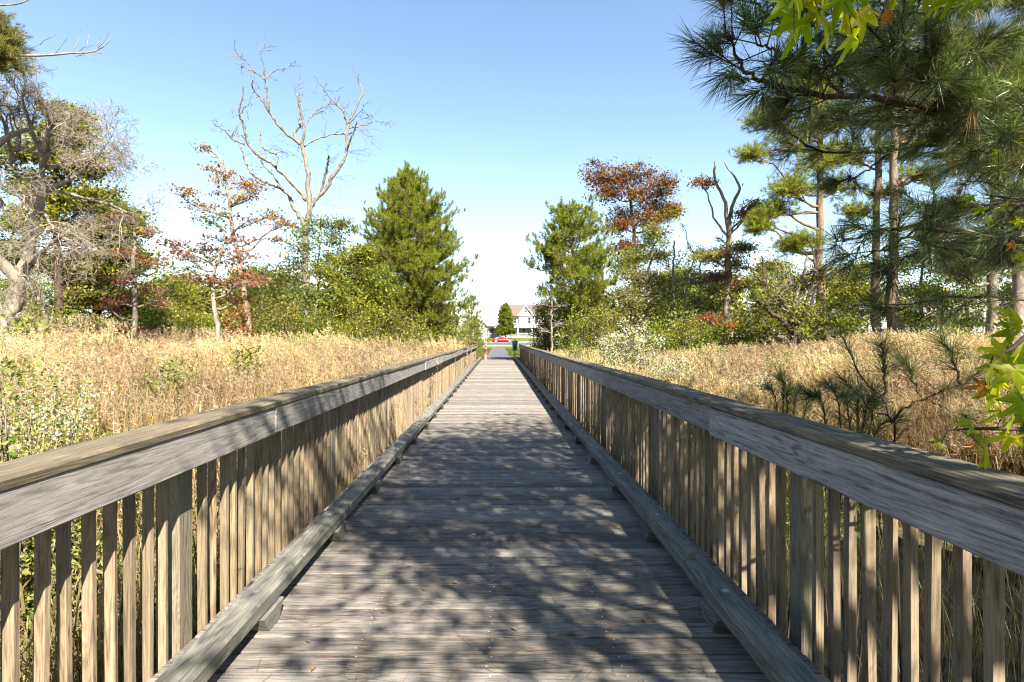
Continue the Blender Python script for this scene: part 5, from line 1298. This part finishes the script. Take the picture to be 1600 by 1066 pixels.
def sweetgum():
    rng = np.random.default_rng(101)
    b = np.array([4.6, -3.0, 0.0]); b[2] = zground(b[0], b[1])
    root = thing("sweetgum_tree", "sweetgum with yellow green star leaves hanging into the top and right of the picture", "tree", b)
    gt, gl, gr, gc = G(), G(), G(), G()
    tk = smooth_path([b, b + [-.1, .1, 3], b + [-.3, .2, 6], b + [-.3, 0, 10]], 20); tube(gt, tk, np.linspace(.19, .05, 20), 10, .3, rng=rng, lump=.05)
    # crown that throws the dappled shade on the deck
    cl = [(2.6, -3.9, 5.6, 1.1), (3.4, -2.2, 6.0, 1.2), (2.5, -1.0, 6.2, 1.0), (3.6, -.2, 6.6, 1.1), (2.9, .9, 7.0, 1.0), (4.4, .6, 7.6, 1.2), (4.2, -1.4, 7.2, 1.3), (3.0, -2.8, 7.6, 1.2), (2.1, .3, 7.0, .9), (1.7, -1.4, 6.6, .9), 
          (5.6, -.6, 6.2, 1.2), (3.6, -3.6, 9.0, 1.2), (4.6, -1.8, 9.2, 1.2), (2.2, -5.2, 5.0, .9), (3.2, -5.8, 6.2, 1.1), (5.4, 1.0, 8.6, 1.0), (4.9, .0, 4.9, .8),
          (2.9, -2.4, 5.2, 1.0), (2.1, -1.6, 5.6, .8), (3.2, -.9, 5.4, 1.0), (3.0, .2, 6.2, .9), (2.5, .3, 6.7, .8), (4.0, -.4, 5.2, .9), (3.7, 1.0, 7.2, .8)]
    for x, y, z, R in cl:
        x -= .119 * (z - .4)
        c = np.array([x, y, z]); i = int(np.argmin(np.abs(tk[:, 2] - (z - .5 * np.hypot(x - tk[:, 0], y - tk[:, 1]))))); lp = limb_path(rng, tk[i], c, 9, .05, .05); tube(gt, lp, np.linspace(.055, .012, 9), 6, rng.random())
        m = int(80 * R); w = unit(rng.normal(size=(m, 3))) * (rng.random((m, 1)) ** .4) * np.array([R, R, R * .7]) * 1.12; Q = c + w
        S0 = lp[rng.integers(4, 9, m)]; sticks(gt, S0, Q, .010, .004, .5)
        nl = 5; pos = (Q[:, None] + rng.normal(0, .25, (m, nl, 3))).reshape(-1, 3); k = len(pos)
        nrm = rng.normal(size=(k, 3)) * .7 + [0, -.3, 1.0]; tip = rng.normal(size=(k, 3)) + [0, 0, -.6]
        star_leaves(gc, pos, unit(tip), nrm, rng.uniform(.05, .085, k), rng, clump=np.repeat(rng.random(m), nl))
    rng = np.random.default_rng(104)
    # sprays in view: twig polylines and, along each, leaves placed in the photograph
    sp = [([(1700, -190, 2.0), (1560, -90, 1.75), (1440, -45, 1.6), (1330, -20, 1.55), (1240, -14, 1.5)], [
            (1232, 22, -95, 40, 0), (1250, 44, -100, 52, 0), (1268, 5, -80, 44, 0), (1290, 38, -70, 50, 0), (1308, 10, -110, 44, 0), (1328, 70, -85, 44, 0), (1345, 35, -75, 46, 0), (1360, 18, -60, 40, 0), (1386, 28, -110, 27, 1), (1300, 52, -95, 42, 0), (1275, 20, -130, 38, 0),
            (1222, 5, -140, 34, 0), (1325, 25, -60, 36, 0), (1250, 0, -60, 40, 0), (1355, 0, -85, 36, 0), (1462, 2, -100, 34, 0), (1490, 0, -85, 36, 0), (1518, 8, -95, 34, 0), (1450, -8, -110, 36, 0), (1290, -6, -90, 40, 0), (1400, -12, -100, 36, 0), (1540, -8, -80, 36, 0), (1240, 62, -80, 30, 0)]),
          ([(1800, 560, 2.3), (1690, 540, 1.9), (1620, 520, 1.75), (1580, 545, 1.7), (1550, 560, 1.7)], [
            (1592, 500, 80, 40, 0), (1578, 530, -110, 46, 0), (1555, 548, 170, 34, 0), (1575, 565, -120, 46, 0), (1592, 590, -95, 48, 0), (1560, 580, -60, 36, 0), (1530, 605, 190, 30, 1), (1548, 618, -100, 32, 0), (1600, 545, -80, 40, 0), (1610, 620, -100, 44, 0), (1590, 635, -140, 36, 0), (1570, 600, -30, 30, 0)]),
          ([(1800, 690, 2.4), (1690, 680, 2.0), (1610, 672, 1.85), (1540, 670, 1.8), (1490, 672, 1.8)], [
            (1515, 662, 160, 26, 0), (1585, 655, -80, 40, 0), (1560, 650, -120, 34, 0), (1600, 660, -90, 36, 0), (1530, 690, -140, 30, 0), (1465, 692, 170, 20, 0), (1520, 700, -110, 24, 1), (1545, 712, -60, 34, 0), (1575, 690, -100, 30, 0)]),
          ([(1800, 330, 3.4), (1690, 300, 3.0), (1600, 310, 2.8), (1540, 305, 2.7)], [(1515, 312, -95, 16, 0), (1530, 330, -110, 16, 0), (1500, 300, -60, 14, 1), (1590, 350, -90, 18, 0), (1575, 320, -100, 18, 0), (1545, 345, -80, 15, 0), (1560, 240, -100, 15, 0), (1490, 255, -90, 14, 1), (1600, 400, -90, 20, 0), (1580, 385, -120, 18, 1)])]
    for tw, lv in sp:
        q = np.array([P(*p) for p in tw]); q = np.vstack([tk[4] if tw[0][1] > 0 else tk[8], q[0] * .6 + tk[6] * .4, q]); s = smooth_path(q, 30); tube(gt, s, np.linspace(.022, .0028, 30), 6, .4)
        d0 = np.mean([p[2] for p in tw[2:]])
        for u, v, ang, pxs, br in lv:
            d = d0 + rng.normal(0, .07); c = P(u, v, d); sz = pxs / F * d; i = int(np.argmin(np.linalg.norm(s[8:] - c, axis=1))) + 8
            a = math.radians(ang); tip = np.array([[math.cos(a), rng.normal(0, .35), math.sin(a)]])
            nrm = np.array([[rng.normal(0, .45), -1.0, rng.uniform(0, .9)]]) if rng.random() < .8 else np.array([[1.0, -.3, .4]])
            sz *= .72 if br else .92
            ctr = c - unit(tip)[0] * sz * .3
            star_leaves(gr if br else gl, [ctr], unit(tip), nrm, sz, rng, full=True, curl=.42, clump=rng.random())
            pe = ctr - unit(tip)[0] * sz * .05; md = (s[i] + pe) / 2 + [0, 0, .02]; sticks(gt, [s[i], md], [md, pe], .0016, .0013, .5)
    gt.build("trunk", B_DARK, root, smooth=True); gc.build("crown", M_GUM, root); gl.build("leaves", M_GUM, root); gr.build("brown_leaves", M_GUM_RUST, root)


sweetgum()


added_shade_oaks = [("oak_tree", "unseen oak added behind the viewpoint to block sky light, left of the bridge", (-6.5, -8.5), 171), ("oak_tree", "unseen oak added behind the viewpoint to block sky light, at the start of the bridge", (1.5, -13.0), 172), ("oak_tree", "unseen oak added behind the viewpoint to block sky light, right of the bridge", (9.5, -6.5), 173)]
for nm, lab, (tx, ty), sd in added_shade_oaks:  # out-of-view oaks, added to cut sky light and deepen the deck's shade
    rng = np.random.default_rng(sd); zb_ = float(zground(tx, ty)); root = thing(nm, lab, "tree", (tx, ty, zb_)); gt, gl = G(), G()
    tk = smooth_path([(tx, ty, zb_ - .1), (tx + .1, ty, 3), (tx, ty + .2, 7.5)], 14); tube(gt, tk, np.linspace(.28, .08, 14), 10, .3, lump=.06, rng=rng)
    for k in range(26):
        a = rng.uniform(0, 6.28); r_ = rng.uniform(.4, 3.6); c = np.array([tx + r_ * math.cos(a), ty + r_ * math.sin(a), rng.uniform(2.8, 9.5)]); i = int(np.clip((c[2] - 1.2) / 7.5 * 13, 3, 13))
        lp = limb_path(rng, tk[i], c, 8, .05, .05); tube(gt, lp, np.linspace(.07, .015, 8), 6, .4)
        pos = c + rng.normal(0, .62, (190, 3)); leaves(gl, pos, .26, rng, rng.random(190), up=.8)
    gt.build("trunk", B_GREY, root, smooth=True); gl.build("crown", M_GREEN, root)


# ------------------------------------------------------------------ reeds and marsh weeds
def reeds(name, side, N, seed):
    rng = np.random.default_rng(seed)
    d = 1.6 + 30 * rng.random(N * 3) ** 1.25
    x = side * (1.85 + rng.random(N * 3) ** 1.15 * (1.3 * d + 5))
    k = (np.abs(x) < 1.12 * d + 1.2) & (d < 30)
    if side > 0: k &= np.exp(-(((x - 5.0) / 3.0) ** 2 + ((d - 4.0) / 3.6) ** 2) ** 2) < .25
    if side > 0: k &= ~((d < 5.6) & (x < 7) & (rng.random(N * 3) < .9))
    else: k &= ~((np.abs(x + 3.7) < 1.3) & (d < 5.6) & (rng.random(N * 3) < .85))
    k &= ~((np.abs(x) < 3.3) & (d < 4.5) & (rng.random(N * 3) < .6))
    hol = np.sin(x * 1.7 + 2 * np.sin(d * .6)) * np.sin(d * 1.3 + x * .5); k &= ~((hol > .45) & (rng.random(N * 3) < .75))
    x, y = x[k][:N], d[k][:N]; n = len(x)
    zg = zground(x, y); rr = np.hypot(x, y)
    cl = (np.sin(x * .9 + 1.3 * np.sin(y * .7)) * np.sin(y * .8 + x * .35) + 1) / 2            # taller and shorter patches
    if side < 0: zt = np.interp(rr, [2, 6, 12, 20, 34], [.15, .50, .78, .95, 1.10]) + np.interp(-x, [2, 10, 16, 26], [-.1, .05, .4, .75])
    else: zt = np.interp(rr, [2, 6, 12, 20, 34], [.0, .18, .36, .50, .70]) + np.interp(x, [3, 5, 8, 11, 15, 20], [-.2, -.05, .1, .5, .6, .5])
    zt = zt + (cl - .5) * .55 + rng.normal(0, .19 if side < 0 else .13, n)
    tus = np.zeros(n)
    for _ in range(46):                                                                        # taller tussocks that break the top of the bed
        bd = rng.uniform(5, 28); bx_ = side * (2.2 + rng.random() * 1.1 * bd); br = rng.uniform(.35, 1.1) * (1 + bd / 30)
        tus = np.maximum(tus, rng.uniform(.1, .42 if side < 0 else .3) * (.35 + bd / 26) * np.exp(-((x - bx_) ** 2 + (y - bd) ** 2) / br ** 2))
    zt = zt + tus - (.06 if side < 0 else .16)
    lean = rng.normal(0, .11, (n, 2)) + np.array([-.05, .03]); hgt = np.maximum(zt - zg, .5)
    base = np.stack([x, y, zg], 1); top = base + np.stack([lean[:, 0] * hgt, lean[:, 1] * hgt, hgt], 1)
    w = np.maximum(.0040, .0007 * rr); gp = (np.sin(x * .43 + 2.1) * np.sin(y * .55 + x * .2 + .7) + 1) / 2; c = np.clip(rng.random(n) * .75 + np.where(rng.random(n) < gp * .62, .4, 0), 0, 1); g = G()
    mid = (base + top) / 2 + np.stack([lean[:, 0], lean[:, 1], np.zeros(n)], 1) * -.25 * hgt[:, None]
    a = rng.uniform(0, 3.14, n); W = np.stack([np.cos(a), np.sin(a), 0 * a], 1) * w[:, None]
    V = np.stack([base - W, base + W, mid + W, mid - W, top + W * .5, top - W * .5], 1).reshape(-1, 3); i = (np.arange(n) * 6)[:, None]
    at = np.zeros((n, 6, 3)); at[:, :, 0] = c[:, None]; at[:, :, 1] = cl[:, None]
    g.add(V, np.concatenate([i + np.array([[0, 1, 2, 3]]), i + np.array([[3, 2, 4, 5]])]), at.reshape(-1, 3))
    for q in range(5):                                                                          # bent blades
        t = rng.uniform(.30, .97, n); p = np.where((t < .5)[:, None], base + (mid - base) * (t * 2)[:, None], mid + (top - mid) * (t * 2 - 1)[:, None])
        a = rng.uniform(0, 6.28, n); h = np.stack([np.cos(a), np.sin(a), 0 * a], 1); L = rng.uniform(.22, .52, n)[:, None]; W = np.stack([-np.sin(a), np.cos(a), 0 * a], 1) * (np.maximum(.005, .00055 * rr) * rng.uniform(.7, 1.3, n))[:, None]
        up = rng.uniform(.3, 1.3, n)[:, None]
        m1 = p + (h * .30 + np.array([0, 0, .9]) * up) * L * .6; e = m1 + (h * .55 + np.array([0, 0, .9]) * (up - .75)) * L * .5
        V = np.stack([p - W, p + W, m1 + W * .9, m1 - W * .9, e], 1).reshape(-1, 3); i = (np.arange(n) * 5)[:, None]; n0 = g.n
        at = np.zeros((n, 5, 3)); at[:, :, 0] = np.clip(c * .5 + rng.random(n) * .5, 0, 1)[:, None]; at[:, :, 1] = cl[:, None]
        g.add(V, i + np.array([[0, 1, 2, 3]]), at.reshape(-1, 3)); g.f.append(i + np.array([[3, 2, 4]]) + n0); g.m.append(np.zeros(n, int))
    # plumes: drooping tassels on most of the tall stems
    k = (rng.random(n) < np.interp(rr, [3, 7, 14], [.15, .35, .55]) * np.where(x < -5, 1.5, 1)) & (hgt > 1.2); tp = top[k]; m = len(tp); M = 20
    la = np.arctan2(.4 * rng.normal(size=m), 1) + rng.choice([0, 3.14], m) * .3 + 2.6; h = np.stack([np.cos(la), np.sin(la), 0 * la], 1)
    s = rng.random((m, M)); pl = rng.uniform(.16, .30, m)
    p = tp[:, None] + np.array([0, 0, 1.0]) * (pl[:, None] * (s - .25))[..., None] + h[:, None] * (s ** 2 * pl[:, None] * .45)[..., None]
    dr = unit(h[:, None] * .6 + rng.normal(0, .55, (m, M, 3)) + np.array([0, 0, .35])); ln = (pl[:, None] * rng.uniform(.3, .62, (m, M)) * (1.15 - s * .75))[..., None]
    S = unit(np.cross(dr, rng.normal(size=dr.shape))) * np.maximum(.004, .00055 * rr[k])[:, None, None] * rng.uniform(.6, 1.3, (m, M, 1))
    V = np.stack([p - S * .4, p + dr * ln * .5 - S + [0, 0, 0], p + dr * ln, p + dr * ln * .5 + S], 2).reshape(-1, 3)
    at = np.zeros((m, M, 4, 3)); at[..., 0] = np.clip(c[k][:, None, None] * .6 + rng.random((m, M, 1)) * .4, 0, 1); at[..., 1] = cl[k][:, None, None]
    g.add(V, (np.arange(m * M) * 4)[:, None] + np.arange(4), at.reshape(-1, 3), 1)
    return tag(g.build(name, [M_REED, M_PLUME]), "tall straw coloured reeds with feathery plumes " + ("left" if side < 0 else "right") + " of the footbridge", "reeds", kind="stuff")


reeds("reeds", -1, 56000, 141)
reeds("reeds", 1, 56000, 142)


def weeds(side, n, seed):
    rng = np.random.default_rng(seed); g = G()
    x = side * rng.uniform(1.75, 5.5, n); y = rng.uniform(.8, 10, n) ; zg = zground(x, y); k = zg > -1.5; x, y, zg = x[k], y[k], zg[k]; n = len(x)
    h = rng.uniform(.4, 1.25, n) * (1 if side < 0 else .75); b = np.stack([x, y, zg], 1); t = b + np.stack([rng.normal(0, .18, n), rng.normal(0, .18, n), h], 1)
    sticks(g, b, t, .004, .002, .5)
    m = 22; s = rng.random((n, m)) ** .6; pos = b[:, None] + (t - b)[:, None] * s[..., None] + rng.normal(0, .07, (n, m, 3))
    leaves(g, pos.reshape(-1, 3), .055, rng, np.repeat(rng.random(n), m), up=.8, aspect=.45)
    a = rng.uniform(0, 6.28, (n, 5)); e = t[:, None] * .6 + b[:, None] * .4 + np.stack([np.cos(a) * .35, np.sin(a) * .35, rng.uniform(-.1, .4, (n, 5))], -1); sticks(g, np.repeat(b * .5 + t * .5, 5, 0), e.reshape(-1, 3), .0025, .0015, .7)
    tag(g.build("marsh_weeds", M_WEED), "low green weeds and stalks growing beside the pickets " + ("left" if side < 0 else "right") + " of the deck", "weeds", kind="stuff")


weeds(-1, 3000, 151)
weeds(1, 800, 152)

def sedge(n, seed):
    rng = np.random.default_rng(seed); g = G()
    x = rng.uniform(1.75, 9.0, n); y = rng.uniform(.3, 9.5, n); cl = np.sin(x * 2.3 + 1.2 * np.sin(y * 1.9)) * np.sin(y * 2.1 + .8); k = (cl > -.25) & ~((x < 4.8) & (y < 3.4) & (rng.random(n) < .75)); x, y, cl = x[k], y[k], cl[k]; n = len(x)
    zg = zground(x, y); h = rng.uniform(.25, .75, n) + .5 * np.clip(cl, 0, 1) + np.maximum(0, -1.42 - zg) * .8; b = np.stack([x, y, zg], 1)
    a = rng.uniform(0, 6.28, n); le = rng.uniform(.05, .5, n) * h; m = b + np.stack([np.cos(a) * le * .35, np.sin(a) * le * .35, h * .65], 1); t = b + np.stack([np.cos(a) * le, np.sin(a) * le, h * rng.uniform(.75, 1.1, n)], 1)
    W = np.stack([-np.sin(a), np.cos(a), 0 * a], 1) * rng.uniform(.002, .0045, n)[:, None]
    V = np.stack([b - W, b + W, m + W * .8, m - W * .8, t], 1).reshape(-1, 3); i = (np.arange(n) * 5)[:, None]; at = np.zeros((n, 5, 3)); at[:, :, 0] = rng.random(n)[:, None]; at[:, :, 1] = rng.random(n)[:, None]
    g.add(V, i + np.array([[0, 1, 2, 3]]), at.reshape(-1, 3)); g.f.append(i + np.array([[3, 2, 4]])); g.m.append(np.zeros(n, int))
    tag(g.build("sedge", M_SEDGE), "dark sedge blades standing in the creek beside the right pickets", "sedge", kind="stuff")


sedge(12000, 155)

# fallen needles and leaf bits on the deck
g = G(); rng = np.random.default_rng(161); n = 800
p = np.stack([rng.uniform(-1.1, 1.0, n), 1.9 + 9 * rng.random(n) ** 1.5, np.full(n, .0075)], 1); a = rng.uniform(0, 3.14, n); a = np.where(rng.random(n) < .6, rng.normal(0, .3, n), a); L = rng.uniform(.04, .10, n)[:, None]
D = np.stack([np.cos(a), np.sin(a), 0 * a], 1); sticks(g, p - D * L, p + D * L, .0011, .0007, rng.random(n))
q = np.stack([rng.uniform(-1.0, .95, 70), 2.1 + 8 * rng.random(70) ** 1.4, np.full(70, .010)], 1); leaves(g, q, .035, rng, rng.random(70), up=6)
tag(g.build("fallen_needles", M_BROWN_NEEDLE), kind="stuff")
